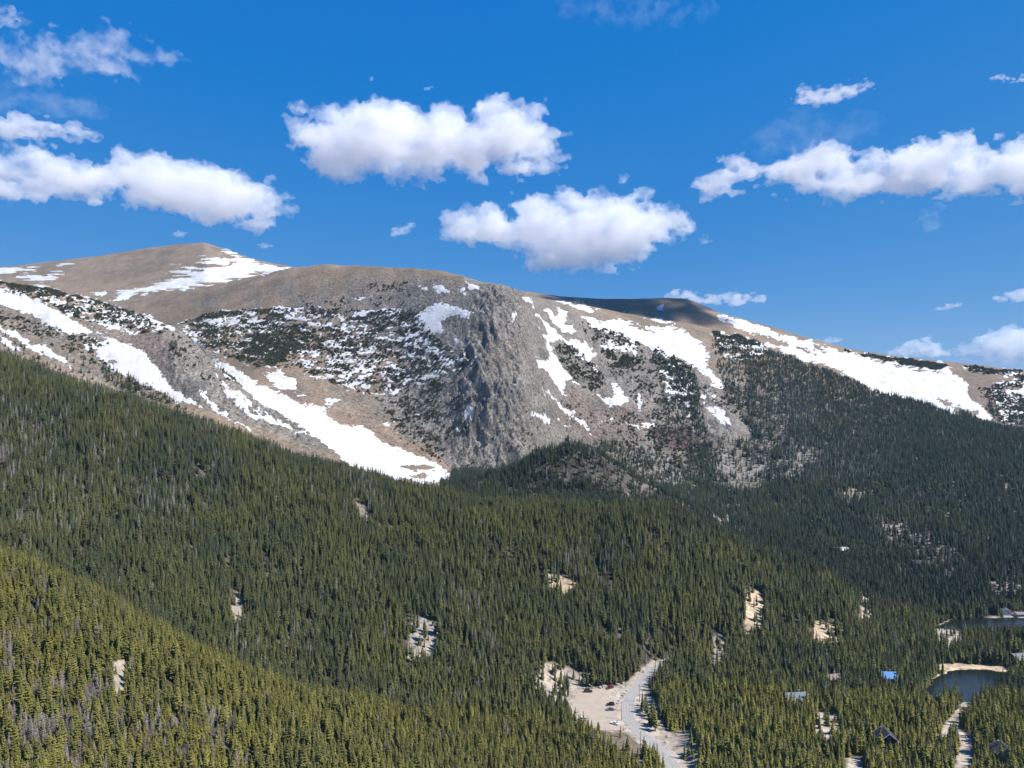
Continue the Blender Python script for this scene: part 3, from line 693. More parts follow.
# where trees stand
sp = 2.0
gyv = np.arange(212, 1400, sp); cand = []
for yv in gyv:
    xv = np.arange(-1.1 * yv, 1.1 * yv, sp); cand.append(np.stack([xv, np.full(len(xv), yv)], 1))
cand = np.concatenate(cand); cand += rng.uniform(-.48, .48, cand.shape) * sp
cx_, cy_ = cand[:, 0], cand[:, 1]
cz_ = ground(cx_, cy_); cpx = CX + F * cx_ / cy_; cpy = HY - F * (cz_ - CAMZ) / cy_
def at_col(arr): return np.interp(cpx, xs, arr)
acrest, gully, bcrest, dip, ccrest, foot = [at_col(LY[q]) for q in (2, 3, 5, 6, 7, 9)]
dens = np.zeros(len(cand))
nz = fbm(cx_ / 28, cy_ / 28, 3, 120); nz2 = fbm(cx_ / 9, cy_ / 9, 3, 121)
low = cy_ < dip + 12
dens[low] = 1.0
dens *= np.where(cpx < 450, 1 - .75 * sstep(-25, 12, cy_ - dip + 20 * (nz - .5)), 1)
# the knoll, the ravine and the far right forest
kn = (cpx > 440) & (cy_ >= dip) & (cy_ < foot)
dens[kn] = np.where(cpx[kn] < 660, 1.0, .8)
def inpoly(poly, soft=0.0):
    jx_ = cpx + 8 * (nz - .5); jy_ = cpy + 8 * (nz2 - .5)
    return msdf(jx_, jy_, [poly]) > soft
up = (cpx > 350) & (cy_ >= foot)
G = inpoly([(738,352),(760,350),(790,358),(830,372),(870,387),(900,397),(940,407),(965,415),(1000,428),(1030,432),(1250,450),(1700,450),(1700,640),(700,640),(722,510),(765,492),(768,462),(752,446),(742,400)]) & up
dens[G] = 1.05
gap = inpoly([(757,385),(775,388),(790,420),(785,450),(765,455),(755,420)]); dens[gap & G] *= .55
for poly, dd in (([(686,446),(728,443),(744,480),(715,492),(688,478)], .9), ([(722,440),(768,440),(770,485),(735,500),(715,488)], .35), ([(560,440),(700,470),(760,520),(740,540),(640,500)], .55), ([(655,350),(690,366),(702,400),(700,445),(675,440),(662,400)], .45), ([(712,340),(745,338),(748,420),(725,400)], .5),
                 ([(610,440),(660,455),(690,490),(640,490)], .4), ([(745,440),(775,440),(770,470),(755,470)], .3), ([(998,392),(1024,396),(1060,430),(1005,425),(985,410)], .5), ([(545,470),(600,440),(640,470),(600,490)], .5), ([(395,388),(440,378),(472,400),(452,440),(415,445)], .22), ([(420,410),(465,395),(478,412),(462,438),(430,440)], .35), ([(655,400),(700,405),(712,440),(680,450)], .5)):
    q = inpoly(poly) & (up | kn); dens[q] = np.maximum(dens[q] * (dd < .5 and up[q] == False), dd)
rocky = inpoly([(585,470),(640,470),(662,492),(640,500),(600,490)]) & (cy_ > bcrest); dens[rocky] *= .45
edge = inpoly([(476,482),(490,478),(490,486),(470,490)]); dens[edge] *= .2
# strip of trees along the foot of the snowy ridge
for poly, dd in (([(0,322),(60,355),(105,372),(100,388),(60,380),(0,350)], .06), ([(98,366),(130,372),(175,396),(190,412),(150,400),(110,385)], .5), ([(0,338),(40,350),(75,372),(40,372),(0,352)], .12), ([(172,340),(180,345),(182,358),(172,356)], .9)):
    q = inpoly(poly) & (cpx < 450) & (cy_ > bcrest + 4); dens[q] = np.maximum(dens[q], dd)
# open ground
cl = sample(clear, cx_, cy_); dens *= np.where(cl > -1.5, np.where(cy_ > 560, .42, .14), 1)
dens *= np.where(sample(roadd, cx_, cy_) < 6.9, 0, 1); dens *= np.where(sample(trackd, cx_, cy_) < 3.4, 0, 1)
dens *= np.where(sample(lotd, cx_, cy_) > -3.0, 0, 1)
pd1, pd2 = sdf(cx_, cy_, POND1), sdf(cx_, cy_, POND2); dens *= np.where(np.maximum(pd1, pd2) > -.3, 0, 1)
dens *= np.where((pd1 > -9) & (cy_ + .35 * (cx_ - 270) > 461), 0, 1)
dens *= np.where(sample(snow, cx_, cy_) > 0, .04, 1)
for ax_, ay_, ar_ in BARE: dens *= np.where(np.hypot(cx_ - ax_, cy_ - ay_) < ar_, 0, 1)
dens *= .5 + .8 * sstep(.3, .52, nz2)
nearpond = (cy_ > 250) & (cy_ < 470) & (cpx > 880); 
space = np.interp(cy_, [200, 400, 700, 1000, 1400], [2.05, 2.2, 2.4, 2.9, 3.5])
space = np.where((cpx > 700) & (cy_ < 640), space * 1.08, space)
keep = rng.random(len(cand)) < dens * (sp / space) ** 2
cx_, cy_, cz_, cpx, cpy, nz, nz2 = [a[keep] for a in (cx_, cy_, cz_, cpx, cpy, nz, nz2)]
acrest, bcrest, dip, foot = [a[keep] for a in (acrest, bcrest, dip, foot)]
n = len(cx_)
spur = (cy_ < acrest + 25)
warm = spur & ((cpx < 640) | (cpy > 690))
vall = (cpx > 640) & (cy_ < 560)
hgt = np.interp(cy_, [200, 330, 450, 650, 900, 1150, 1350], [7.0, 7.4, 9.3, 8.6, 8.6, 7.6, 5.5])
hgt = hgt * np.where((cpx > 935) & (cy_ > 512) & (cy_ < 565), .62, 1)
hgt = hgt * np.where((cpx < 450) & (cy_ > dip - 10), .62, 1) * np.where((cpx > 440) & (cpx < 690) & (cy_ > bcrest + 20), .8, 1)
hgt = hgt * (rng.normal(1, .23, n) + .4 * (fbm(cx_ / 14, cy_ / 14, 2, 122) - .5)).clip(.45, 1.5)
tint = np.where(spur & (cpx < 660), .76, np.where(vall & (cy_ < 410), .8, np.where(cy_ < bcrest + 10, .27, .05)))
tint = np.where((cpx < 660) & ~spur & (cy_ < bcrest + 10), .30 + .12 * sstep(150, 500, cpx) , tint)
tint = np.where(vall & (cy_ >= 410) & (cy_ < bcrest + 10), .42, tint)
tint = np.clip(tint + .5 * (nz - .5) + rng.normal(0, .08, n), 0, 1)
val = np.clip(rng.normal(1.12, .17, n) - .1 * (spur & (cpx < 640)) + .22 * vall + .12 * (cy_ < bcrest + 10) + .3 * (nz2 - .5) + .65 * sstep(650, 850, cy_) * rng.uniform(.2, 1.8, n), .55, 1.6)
# dead grey trees
def blob(x, y, rx, ry): return np.exp(-(((cpx - x) / rx) ** 2 + ((cpy - y) / ry) ** 2))
pd_ = .006 + .1 * sstep(.6, .72, fbm(cx_ / 26, cy_ / 40, 3, 130)) * (cy_ > 380)
pd_ = np.where(spur & (cpx < 640), .025 + .45 * blob(25, 740, 42, 40) + .45 * blob(60, 690, 45, 18) + .4 * blob(100, 735, 40, 35) + .5 * blob(215, 735, 14, 16) + .3 * blob(150, 735, 25, 15) + .4 * blob(2, 655, 8, 15), pd_)
b_on = ~spur & (cy_ < bcrest + 12)
pd_ = pd_ + b_on * (.3 * blob(25, 450, 32, 32) + .22 * blob(160, 505, 50, 16) + .18 * blob(60, 530, 45, 18) + .3 * blob(470, 607, 20, 14) + .25 * blob(590, 570, 30, 20) + .25 * blob(365, 505, 20, 25) + .5 * blob(652, 665, 18, 9))
pd_ = pd_ + (cy_ > foot) * (cpx > 690) * (.22 * blob(835, 465, 50, 30) + .2 * blob(790, 415, 30, 35) + .03)
dead = rng.random(n) < pd_
pick = rng.integers(0, len(specs), n)
pick = np.where(spur & (rng.random(n) < .5), rng.integers(4, 7, n), pick)
rotz = rng.uniform(0, 6.28, n)
wide = rng.uniform(1.0, 1.5, n) * np.interp(cy_, [330, 400, 700, 1000], [1.0, .82, .86, .95]) * np.interp(hgt / 10, [.4, 1, 1.4], [1.35, 1.05, .92])
scl = np.stack([hgt / 10 * wide, hgt / 10 * wide, hgt / 10], 1)
pts = np.stack([cx_, cy_, cz_ - .12], 1)

# the trees that show largest stand as things of their own
inframe = (cpx > 2) & (cpx < 1022) & (cpy - hgt * F / cy_ * .75 < 768) & (cpy > 300)
def nearest(mask, k_):
    idx = np.nonzero(mask & inframe)[0]
    return idx[np.argsort(-(hgt / cy_)[idx])][:k_]
solo = nearest(~dead, 300); dsolo = nearest(dead, 260)
def tree_thing(name, i, meshes, sub, label, grp):
    e = bpy.data.objects.new(name, None); COL.objects.link(e); e.empty_display_size = .5
    e.location = [float(q) for q in pts[i]]; e.rotation_euler = (0, 0, float(rotz[i])); e.scale = [float(q) for q in scl[i]]
    tag(e, label, 'tree', grp)
    for nm, me in zip((sub, 'trunk'), meshes[:2]):
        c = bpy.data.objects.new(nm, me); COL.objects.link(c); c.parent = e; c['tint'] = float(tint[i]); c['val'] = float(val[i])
for i in solo:
    if cpx[i] < 640: lb, gr = 'yellow green conifer packed among its like on the near spur at lower left', 'conifers packed on the near spur'
    else: lb, gr = 'green conifer in the dense stand nearest the viewer at lower right', 'conifers in the near stand beside the ponds and road'
    tree_thing('pine_tree', i, PROTO[pick[i]], 'crown', lb, gr)
for i in dsolo:
    if spur[i] and cpx[i] < 640: lb, gr = 'bare silver grey dead conifer among green trees on the near left spur', 'dead grey conifers on the near spur'
    else: lb, gr = 'bare grey dead conifer scattered in the green forest beyond the near spur', 'dead grey conifers in the forest beyond the near spur'
    tree_thing('dead_tree', i, DPROTO[pick[i] % 3], 'crown', lb, gr)
rest = np.ones(n, bool); rest[solo] = False; rest[dsolo] = False
def sub_(mask): return pts[mask], scl[mask], rotz[mask], pick[mask], tint[mask], val[mask]
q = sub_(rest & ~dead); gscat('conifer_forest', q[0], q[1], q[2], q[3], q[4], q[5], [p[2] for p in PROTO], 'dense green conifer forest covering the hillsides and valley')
q = sub_(rest & dead); gscat('dead_conifers', q[0], q[1], q[2], q[3] % 3, q[4] * .6, q[5], [p[2] for p in DPROTO], 'scattered grey dead conifers far off in the forest')

# dwarf pines near the tree line
kp = []
for poly, per in KRUM:
    a = np.asarray(poly, float); lo, hi_ = a.min(0), a.max(0)
    mk = VIS & (PX > lo[0] - 3) & (PX < hi_[0] + 3) & (PY > lo[1] - 3) & (PY < hi_[1] + 3) & (YY > 560)
    r_, c_ = np.nonzero(mk[:-1, :-1])
    if not len(r_): continue
    d = sdf(PX[r_, c_], PY[r_, c_], poly); ok = d + 5 * (fbm(PX[r_, c_] / 7, PY[r_, c_] / 4, 2, 140) - .5) > 0
    r_, c_ = r_[ok], c_[ok]
    area = (rows[r_ + 1] - rows[r_]) * (U[1] - U[0]) * rows[r_]
    cl_ = fbm(PX[r_, c_] / 16 + PY[r_, c_] / 14, PY[r_, c_] / 5 - PX[r_, c_] / 40, 3, 141)
    lam = per / 100 * area * (.25 + 1.9 * sstep(.4, .58, cl_)) * 2.3
    cnt = rng.poisson(lam)
    rr_ = np.repeat(r_, cnt); cc_ = np.repeat(c_, cnt)
    Yp = rows[rr_] + rng.random(len(rr_)) * (rows[rr_ + 1] - rows[rr_]); up_ = U[cc_] + rng.random(len(rr_)) * (U[1] - U[0])
    kp.append(np.stack([up_ * Yp, Yp], 1))
kp = np.concatenate(kp)
kz = ground(kp[:, 0], kp[:, 1]); nk = len(kp)
ks = rng.uniform(.7, 1.7, nk) * np.interp(kp[:, 1], [600, 1000, 1500], [.75, 1.0, 1.35])
gscat('dwarf_pine_scrub', np.stack([kp[:, 0], kp[:, 1], kz + .1], 1), np.stack([ks * 1.2, ks * 1.2, ks * rng.uniform(.7, 1.5, nk)], 1), rng.uniform(0, 6.28, nk), rng.integers(0, 4, nk), rng.random(nk), rng.uniform(.7, 1.3, nk), KPROTO,
      'dark dwarf pine scrub dotted over the snow near the tree line')

# ------------------------------------------------------------------ road, car park, water
def strip(name, C, half, lift, mat, offset=0.0, s0=0, s1=None, dash=None):
    C = C[s0:s1]; T = np.gradient(C[:, :2], axis=0); T /= np.linalg.norm(T, axis=1)[:, None]; Nn = np.stack([-T[:, 1], T[:, 0]], 1)
    m_ = C[:, :2] + Nn * offset
    v, f = [], []
    for i, (p, nn) in enumerate(zip(m_, Nn)):
        for sgn in (-1, 1): v.append((p[0] + sgn * half * nn[0], p[1] + sgn * half * nn[1], C[i, 2] + lift))
        if i and (dash is None or (i // dash) % 2 == 0): f.append((2 * i - 2, 2 * i, 2 * i + 1, 2 * i - 1))
    me = mesh_from(name, v, f, [mat]); o = bpy.data.objects.new(name, me); COL.objects.link(o); return o
M_ROAD = mat_plain('worn_asphalt', (.30, .29, .28), .9, vary=.16, scale=.5)
M_WHITE = mat_plain('worn_white_paint', (.42, .41, .39), .7, vary=.15, scale=1.5)
M_YELLOW = mat_plain('worn_yellow_paint', (.38, .29, .12), .7, vary=.15, scale=1.5)
tag(strip('road', ROADC, 3.4, .02, M_ROAD), 'two lane grey road curving past the car park and up into the trees', kind='structure')
M_TRACK = mat_plain('tyre_polished_asphalt', (.255, .247, .24), .85, vary=.15, scale=.6)
for off in (-2.45, -.85, .85, 2.45): tag(strip('road_surface', ROADC, .28, .024, M_TRACK, off), kind='structure')
for off in (-3.15, 3.15): tag(strip('road_marking', ROADC, .09, .028, M_WHITE, off), kind='structure')
for off in (-.14, .14): tag(strip('road_marking', ROADC, .06, .028, M_YELLOW, off), kind='structure')
M_GRAVEL = mat_plain('gravel', tuple(np.array(lin(160, 148, 133))), .95, vary=.14, scale=.22)
lot = resample([p + (0,) for p in LOT] + [LOT[0] + (0,)], 1.5)[:-1]
lot[:, 0] += (fbm(lot[:, 0] / 3, lot[:, 1] / 3, 3, 150) - .5) * 4; lot[:, 1] += (fbm(lot[:, 0] / 3, lot[:, 1] / 3, 3, 151) - .5) * 5
o = bpy.data.objects.new('parking_lot', mesh_from('parking_lot', [(x, y, 6.36) for x, y, _ in lot], [tuple(range(len(lot)))], [M_GRAVEL])); COL.objects.link(o)
tag(o, 'pale gravel car park beside the curve of the road', kind='structure')
def water_material():
    m, nt, b = new_mat('pond_water'); N, Lk = nt.nodes, nt.links
    b.inputs['Base Color'].default_value = (.010, .014, .012, 1); b.inputs['Roughness'].default_value = .14; b.inputs['IOR'].default_value = 1.33; b.inputs['Specular IOR Level'].default_value = .5
    tc = N.new('ShaderNodeTexCoord'); mp = N.new('ShaderNodeMapping'); mp.inputs['Scale'].default_value = (.5, 1.2, 1); no = N.new('ShaderNodeTexNoise'); no.inputs['Scale'].default_value = .9; no.inputs['Detail'].default_value = 4
    bp = N.new('ShaderNodeBump'); bp.inputs['Distance'].default_value = .12; bp.inputs['Strength'].default_value = .9
    Lk.new(tc.outputs['Object'], mp.inputs[0]); Lk.new(mp.outputs[0], no.inputs[0]); Lk.new(no.outputs['Fac'], bp.inputs['Height']); Lk.new(bp.outputs[0], b.inputs['Normal'])
    return m
M_WATER = water_material()
for pond, wz, lb in ((POND1, 2.0, 'dark blue pond with a sandy far shore at the right'), (POND2, 3.0, 'upper pond seen between the trees near the right edge')):
    c = np.mean(pond, 0); pp = [(c[0] + (x - c[0]) * 1.12, c[1] + (y - c[1]) * 1.12, wz) for x, y in pond]
    o = bpy.data.objects.new('pond_water', mesh_from('pond_water', pp, [tuple(range(len(pp)))], [M_WATER])); COL.objects.link(o); tag(o, lb, kind='structure')

# ------------------------------------------------------------------ small builders
class MB:
    def __init__(s): s.v, s.f = [], []
    def add(s, v, f):
        n0 = len(s.v); s.v += [tuple(q) for q in v]; s.f += [tuple(i + n0 for i in g) for g in f]; return s
    def box(s, c, d, bev=.0):
        x, y, z = c; a, b, h = d[0] / 2, d[1] / 2, d[2] / 2; e = min(bev, a, b, h)
        if e <= 0:
            v = [(x + i * a, y + j * b, z + k_ * h) for k_ in (-1, 1) for i, j in ((-1, -1), (1, -1), (1, 1), (-1, 1))]
            return s.add(v, [(3, 2, 1, 0), (4, 5, 6, 7), (0, 1, 5, 4), (1, 2, 6, 5), (2, 3, 7, 6), (3, 0, 4, 7)])
        bm = bmesh.new(); bmesh.ops.create_cube(bm, size=1)
        for q in bm.verts: q.co = (q.co.x * d[0], q.co.y * d[1], q.co.z * d[2])
        bmesh.ops.bevel(bm, geom=bm.edges[:], offset=e, segments=2, affect='EDGES', profile=.6)
        bm.verts.index_update(); v = [(q.co.x + x, q.co.y + y, q.co.z + z) for q in bm.verts]; f = [tuple(w.index for w in p.verts) for p in bm.faces]; bm.free()
        return s.add(v, f)
    def tube(s, p0, p1, r0, r1=None, n=10):
        r1 = r0 if r1 is None else r1; p0, p1 = Vector(p0), Vector(p1); d = (p1 - p0).normalized(); u = d.orthogonal().normalized(); w = d.cross(u)
        v = [p + (u * math.cos(2 * math.pi * i / n) + w * math.sin(2 * math.pi * i / n)) * r for p, r in ((p0, r0), (p1, r1)) for i in range(n)]
        return s.add(v, [(i, (i + 1) % n, n + (i + 1) % n, n + i) for i in range(n)] + [tuple(range(n))[::-1], tuple(range(n, 2 * n))])
    def prism(s, prof, y0, y1, y2=None):
        """side outline (x, z) pulled from y0 to y1"""
        n = len(prof); v = [(x, y0, z) for x, z in prof] + [(x, y1, z) for x, z in prof]
        return s.add(v, [tuple(range(n)), tuple(range(2 * n - 1, n - 1, -1))] + [(i, n + i, n + (i + 1) % n, (i + 1) % n) for i in range(n)])
    def build(s, name, mat, parent, smooth_=False):
        me = mesh_from(name, s.v, s.f, [mat])
        bm = bmesh.new(); bm.from_mesh(me); bmesh.ops.recalc_face_normals(bm, faces=bm.faces[:]); bm.to_mesh(me); bm.free()
        if smooth_: me.polygons.foreach_set('use_smooth', np.ones(len(me.polygons), bool))
        o = bpy.data.objects.new(name, me); COL.objects.link(o); o.parent = parent; return o
def empty(name, loc, rz=0.0):
    o = bpy.data.objects.new(name, None); COL.objects.link(o); o.location = loc; o.rotation_euler = (0, 0, rz); o.empty_display_size = .5; return o

MAT = {
 'roof_grey': mat_plain('grey_shingle', (.17, .17, .175), .85, scale=2), 'roof_blue': mat_plain('blue_metal_roof', (.03, .11, .28), .45, .3, vary=.06), 'roof_slate': mat_plain('pale_slate_roof', (.13, .15, .17), .7, scale=2),
 'roof_dark': mat_plain('dark_shingle', (.045, .043, .045), .85), 'roof_pale': mat_plain('pale_metal_roof', (.36, .35, .33), .55, vary=.06), 'roof_rust': mat_plain('dull_pink_roof', (.22, .16, .145), .75),
 'wood_brown': mat_plain('brown_timber', (.13, .075, .045), .85, scale=2.5), 'wood_blue': mat_plain('blue_painted_boards', (.28, .45, .62), .75), 'wood_dark': mat_plain('dark_stained_timber', (.035, .03, .03), .85), 'wood_pale': mat_plain('pale_boards', (.5, .45, .38), .85), 'wood_white': mat_plain('white_boards', (.72, .7, .67), .8),
 'trim': mat_plain('white_trim', (.7, .69, .66), .7, vary=.05), 'glass': mat_plain('dark_window_glass', (.02, .025, .03), .06, vary=.02, spec=.7), 'stone': mat_plain('chimney_stone', (.24, .21, .19), .9), 'door': mat_plain('red_brown_door', (.16, .06, .04), .7), 'metal': mat_plain('steel', (.5, .5, .5), .35, .9),
 'pole': mat_plain('weathered_pole_wood', (.16, .125, .095), .9), 'porcelain': mat_plain('insulator', (.5, .5, .48), .3), 'rock': mat_plain('granite_boulder', (.30, .27, .24), .95, vary=.2, scale=1.2),
 'rubber': mat_plain('tyre_rubber', (.015, .015, .015), .85), 'rim': mat_plain('alloy', (.45, .45, .46), .35, .8), 'lamp': mat_plain('headlamp', (.75, .76, .75), .15), 'tail': mat_plain('tail_lamp_red', (.35, .01, .01), .25),
}
# ------------------------------------------------------------------ houses
for (x, y, z), (px_, py_, ln, dp, wh, rise, turn, rf, wl, lb) in zip(HPOS, HOUSES):
    h = empty('cabin' if ln < 12 else 'house', (x, y, z - .1), math.radians(turn)); tag(h, lb, 'house')
    a, b = ln / 2, dp / 2
    w = MB().box((0, 0, -.4), (ln + .2, dp + .2, 1.4))
    w.add([(-a, -b, .3), (a, -b, .3), (a, b, .3), (-a, b, .3), (-a, -b, wh), (a, -b, wh), (a, b, wh), (-a, b, wh), (-a, 0, wh + rise), (a, 0, wh + rise)],
          [(0, 1, 5, 4), (2, 3, 7, 6), (1, 2, 6, 9, 5), (3, 0, 4, 8, 7), (3, 2, 1, 0)])
    w.build('wall', MAT[wl], h)
    rb = MB(); e = .7
    for sg in (-1, 1):
        dz = rise / b * e
        rb.add([(-a - e, sg * (b + e), wh - dz + .03), (a + e, sg * (b + e), wh - dz + .03), (a + e, 0, wh + rise + .03), (-a - e, 0, wh + rise + .03),
                (-a - e, sg * (b + e), wh - dz + .25), (a + e, sg * (b + e), wh - dz + .25), (a + e, 0, wh + rise + .25), (-a - e, 0, wh + rise + .25)],
               [(0, 1, 2, 3), (4, 5, 6, 7), (0, 1, 5, 4), (1, 2, 6, 5), (3, 0, 4, 7)])
    roof = rb.build('roof', MAT[rf], h)
    MB().box((a * .4, b * .35, wh + rise * .8 + .5), (.8, .8, 2.0), .05).build('chimney', MAT['stone'], roof)
    tr = MB()
    for sx in (-1, 1):
        for sg in (-1, 1):
            dz = rise / b * e; X0 = sx * (a + e + .05)
            tr.add([(X0 - .04, sg * (b + e), wh - dz - .1), (X0 + .04, sg * (b + e), wh - dz - .1), (X0 + .04, 0, wh + rise - .1), (X0 - .04, 0, wh + rise - .1),
                    (X0 - .04, sg * (b + e), wh - dz + .3), (X0 + .04, sg * (b + e), wh - dz + .3), (X0 + .04, 0, wh + rise + .3), (X0 - .04, 0, wh + rise + .3)],
                   [(0, 1, 2, 3), (4, 5, 6, 7), (0, 1, 5, 4), (2, 3, 7, 6), (0, 3, 7, 4), (1, 2, 6, 5)])
    tr.build('gable_trim', MAT['trim' if 'white' in lb or wl == 'wood_dark' else wl], roof)
    def window(cx0, cy0, cz0, w_, h_, ax):
        d = (w_, .12, h_) if ax == 'x' else (.12, w_, h_)
        fr = MB().box((cx0, cy0, cz0), d, .02).build('window', MAT['trim'], h)
        off = (0, math.copysign(.05, cy0), 0) if ax == 'x' else (math.copysign(.05, cx0), 0, 0)
        d2 = (w_ - .2, .06, h_ - .2) if ax == 'x' else (.06, w_ - .2, h_ - .2)
        MB().box((cx0 + off[0], cy0 + off[1], cz0), d2).build('pane', MAT['glass'], fr)
    for q in (-.62, -.2, .66): window(a * q, -b - .02, .3 + wh * .5, min(1.5, ln * .13), 1.2, 'x')
    for sx in (-1, 1):
        window(sx * (a + .02), b * -.45, .3 + wh * .48, 1.3, 1.3, 'y')
        if rise > 2.5: window(sx * (a + .02), 0, wh + rise * .25, 1.2, 1.1, 'y')
    dr = MB().box((a * .25, -b - .03, 1.35), (1.0, .1, 2.1), .02).build('door', MAT['door'], h)
    MB().box((a * .25 + .36, -b - .1, 1.3), (.1, .06, .06)).build('handle', MAT['metal'], dr)

# ------------------------------------------------------------------ utility poles
PL = ['wooden utility pole on the right verge of the road where it curves', 'wooden utility pole at the top of the road, farthest up the hill', 'wooden utility pole between the car park and the road', 'wooden utility pole by the road nearest the bottom of the picture', 'wooden utility pole with a crossarm rising from the trees beside the dark cabin']
for (x, y), (px_, py_, hh, tz), lb in zip(PPOS, POLES, PL):
    z = float(ground(x, y)); p = empty('utility_pole', (x, y, z - .2), math.radians(tz)); tag(p, lb, 'utility pole', 'utility poles along the road')
    MB().tube((0, 0, 0), (0, 0, hh), .17, .11).build('shaft', MAT['pole'], p, True)
    arm = MB().box((0, -.14, hh - .6), (2.4, .11, .13), .01).build('crossarm', MAT['pole'], p)
    for q in (-1.05, -.4, .4, 1.05): MB().tube((q, -.14, hh - .54), (q, -.14, hh - .3), .06, .04, 8).build('insulator', MAT['porcelain'], arm, True)

# ------------------------------------------------------------------ cars
def car(kind, rgb, px, py, turn, label):
    x, y = pix(px, py, 6.4); body_m = mat_plain('car_paint', rgb, .28, .2, vary=.02, spec=.6)
    c = empty('pickup_truck' if kind == 'pickup' else 'parked_car', (x, y, 6.37), math.radians(turn)); tag(c, label, 'pickup' if kind == 'pickup' else 'car', 'vehicles in the gravel car park')
    H = {'suv': 1.75, 'sedan': 1.45, 'van': 2.0, 'pickup': 1.8}[kind]; Ln = {'suv': 4.7, 'sedan': 4.6, 'van': 5.1, 'pickup': 5.5}[kind]; hw = .92; a = Ln / 2
    bel = .98 if kind != 'sedan' else .88
    prof = [(-a, .35), (-a + .02, .72), (-a + .12, bel), (a - 1.15, bel), (a - .25, bel - .14), (a - .02, .68), (a, .38), (a - .15, .28), (-a + .2, .28)]
    if kind == 'pickup':
        top = [(-.35, bel), (-.25, H), (.85, H), (1.45, bel)]
    else:
        rear = {'suv': -a + .12, 'sedan': -a + .75, 'van': -a + .08}[kind]; front = {'suv': .95, 'sedan': .9, 'van': 1.45}[kind]
        top = [(rear, bel), (rear + (.35 if kind != 'sedan' else .75), H), (front - .55, H), (front, bel)]
    mb = MB(); mb.prism(prof, -hw, hw)
    n = len(top); tw = hw - .16                              # the cabin leans in towards the roof
    v = [(px0, -hw + .02 if i in (0, 3) else -tw, pz) for i, (px0, pz) in enumerate(top)] + [(px0, hw - .02 if i in (0, 3) else tw, pz) for i, (px0, pz) in enumerate(top)]
    mb.add(v, [(0, 1, 2, 3), (7, 6, 5, 4), (0, 4, 5, 1), (1, 5, 6, 2), (2, 6, 7, 3)])
    if kind == 'pickup':
        pass
    b_ = mb.build('body', body_m, c)
    md = b_.modifiers.new('soft', 'BEVEL'); md.width = .06; md.segments = 2; md.limit_method = 'ANGLE'
    def quad(name, P, off):
        v = [tuple(np.array(q) + np.array(off)) for q in P] ; w = [tuple(np.array(q) - np.array(off) * .6) for q in P]
        MB().add(v + w, [(0, 1, 2, 3), (7, 6, 5, 4), (0, 1, 5, 4), (1, 2, 6, 5), (2, 3, 7, 6), (3, 0, 4, 7)]).build(name, MAT['glass'], c)
    def lerp(p, q, t): return tuple(np.array(p) * (1 - t) + np.array(q) * t)
    A_, B_, C_, D_ = [v[i] for i in range(4)]; A2, B2, C2, D2 = [v[i + 4] for i in range(4)]
    def inset(P, k_): m_ = np.mean(P, 0); return [tuple(m_ + (np.array(q) - m_) * k_) for q in P]
    quad('windscreen', inset([D_, D2, C2, C_], .86), (.02, 0, .015)); quad('rear_window', inset([A_, A2, B2, B_], .84), (-.02, 0, .012))
    quad('side_window', inset([A_, B_, C_, D_], .8), (0, -.02, .004)); quad('side_window', inset([A2, B2, C2, D2], .8), (0, .02, .004))
    if kind == 'pickup': MB().box((-1.55, 0, bel + .012), (2.1, 1.5, .02)).build('cargo_bed', MAT['rubber'], c)
    for sx in (-1, 1):
        for sy in (-1, 1):
            wx = sx * (a - .88); wh_ = MB().tube((wx, sy * .72, .34), (wx, sy * .95, .34), .34, n=18).build('wheel', MAT['rubber'], c, False)
            MB().tube((wx, sy * .94, .34), (wx, sy * .965, .34), .2, n=14).build('rim', MAT['rim'], wh_)
    for sy in (-1, 1):
        MB().box((a - .08, sy * .66, .72), (.16, .36, .16), .03).build('headlight', MAT['lamp'], c); MB().box((-a + .03, sy * .74, .82), (.1, .22, .2), .02).build('tail_light', MAT['tail'], c)
car('van', (.02, .021, .024), 588.2, 692.0, 3, 'black van parked by the trees at the far left corner of the car park')
car('suv', (.13, .02, .018), 609.8, 688.5, 205, 'dark red car parked at the back edge of the car park')
car('suv', (.012, .012, .015), 610.5, 705.2, 184, 'black car standing in the middle of the car park beside a blue grey one')
car('sedan', (.10, .13, .19), 610.2, 710.2, 182, 'blue grey car standing just nearer than the black one in the car park')
car('sedan', (.75, .75, .74), 614.6, 724.0, 150, 'white car near the front right corner of the car park')
car('pickup', (.72, .72, .70), 582.3, 720.0, 160, 'white pickup parked at the left side of the car park')

# ------------------------------------------------------------------ boulders along the car park
def boulder(x, y, s, label, grp, seed):
    R = random.Random(seed); bm = bmesh.new(); bmesh.ops.create_icosphere(bm, subdivisions=3, radius=1)
    ph = [R.uniform(0, 9) for _ in range(6)]; sx, sy, sz = R.uniform(.8, 1.25), R.uniform(.7, 1.1), R.uniform(.55, .8)
    for q in bm.verts:
        c = q.co; k_ = 1 + .22 * math.sin(2.1 * c.x + ph[0]) * math.sin(2.7 * c.y + ph[1]) + .13 * math.sin(5 * c.z + ph[2] + 3 * c.x) + .07 * math.sin(9 * c.y + ph[3] + 7 * c.x)
        for ax, ay, az, lim in ((.8, .5, .3, .78), (-.6, .7, .4, .8), (.1, -.9, .4, .75), (0, 0, 1, .8)):
            d = (c.x * ax + c.y * ay + c.z * az) / math.sqrt(ax * ax + ay * ay + az * az)
            if d > lim: k_ *= 1 - (d - lim) * .8
        q.co = Vector((c.x * sx, c.y * sy, c.z * sz)) * k_ * s
    me = bpy.data.meshes.new('boulder'); bm.to_mesh(me); bm.free(); me.materials.append(MAT['rock'])
    o = bpy.data.objects.new('boulder', me); COL.objects.link(o); o.location = (x, y, float(ground(x, y)) + s * .25); o.rotation_euler = (0, 0, R.uniform(0, 6)); tag(o, label, 'boulder', grp)
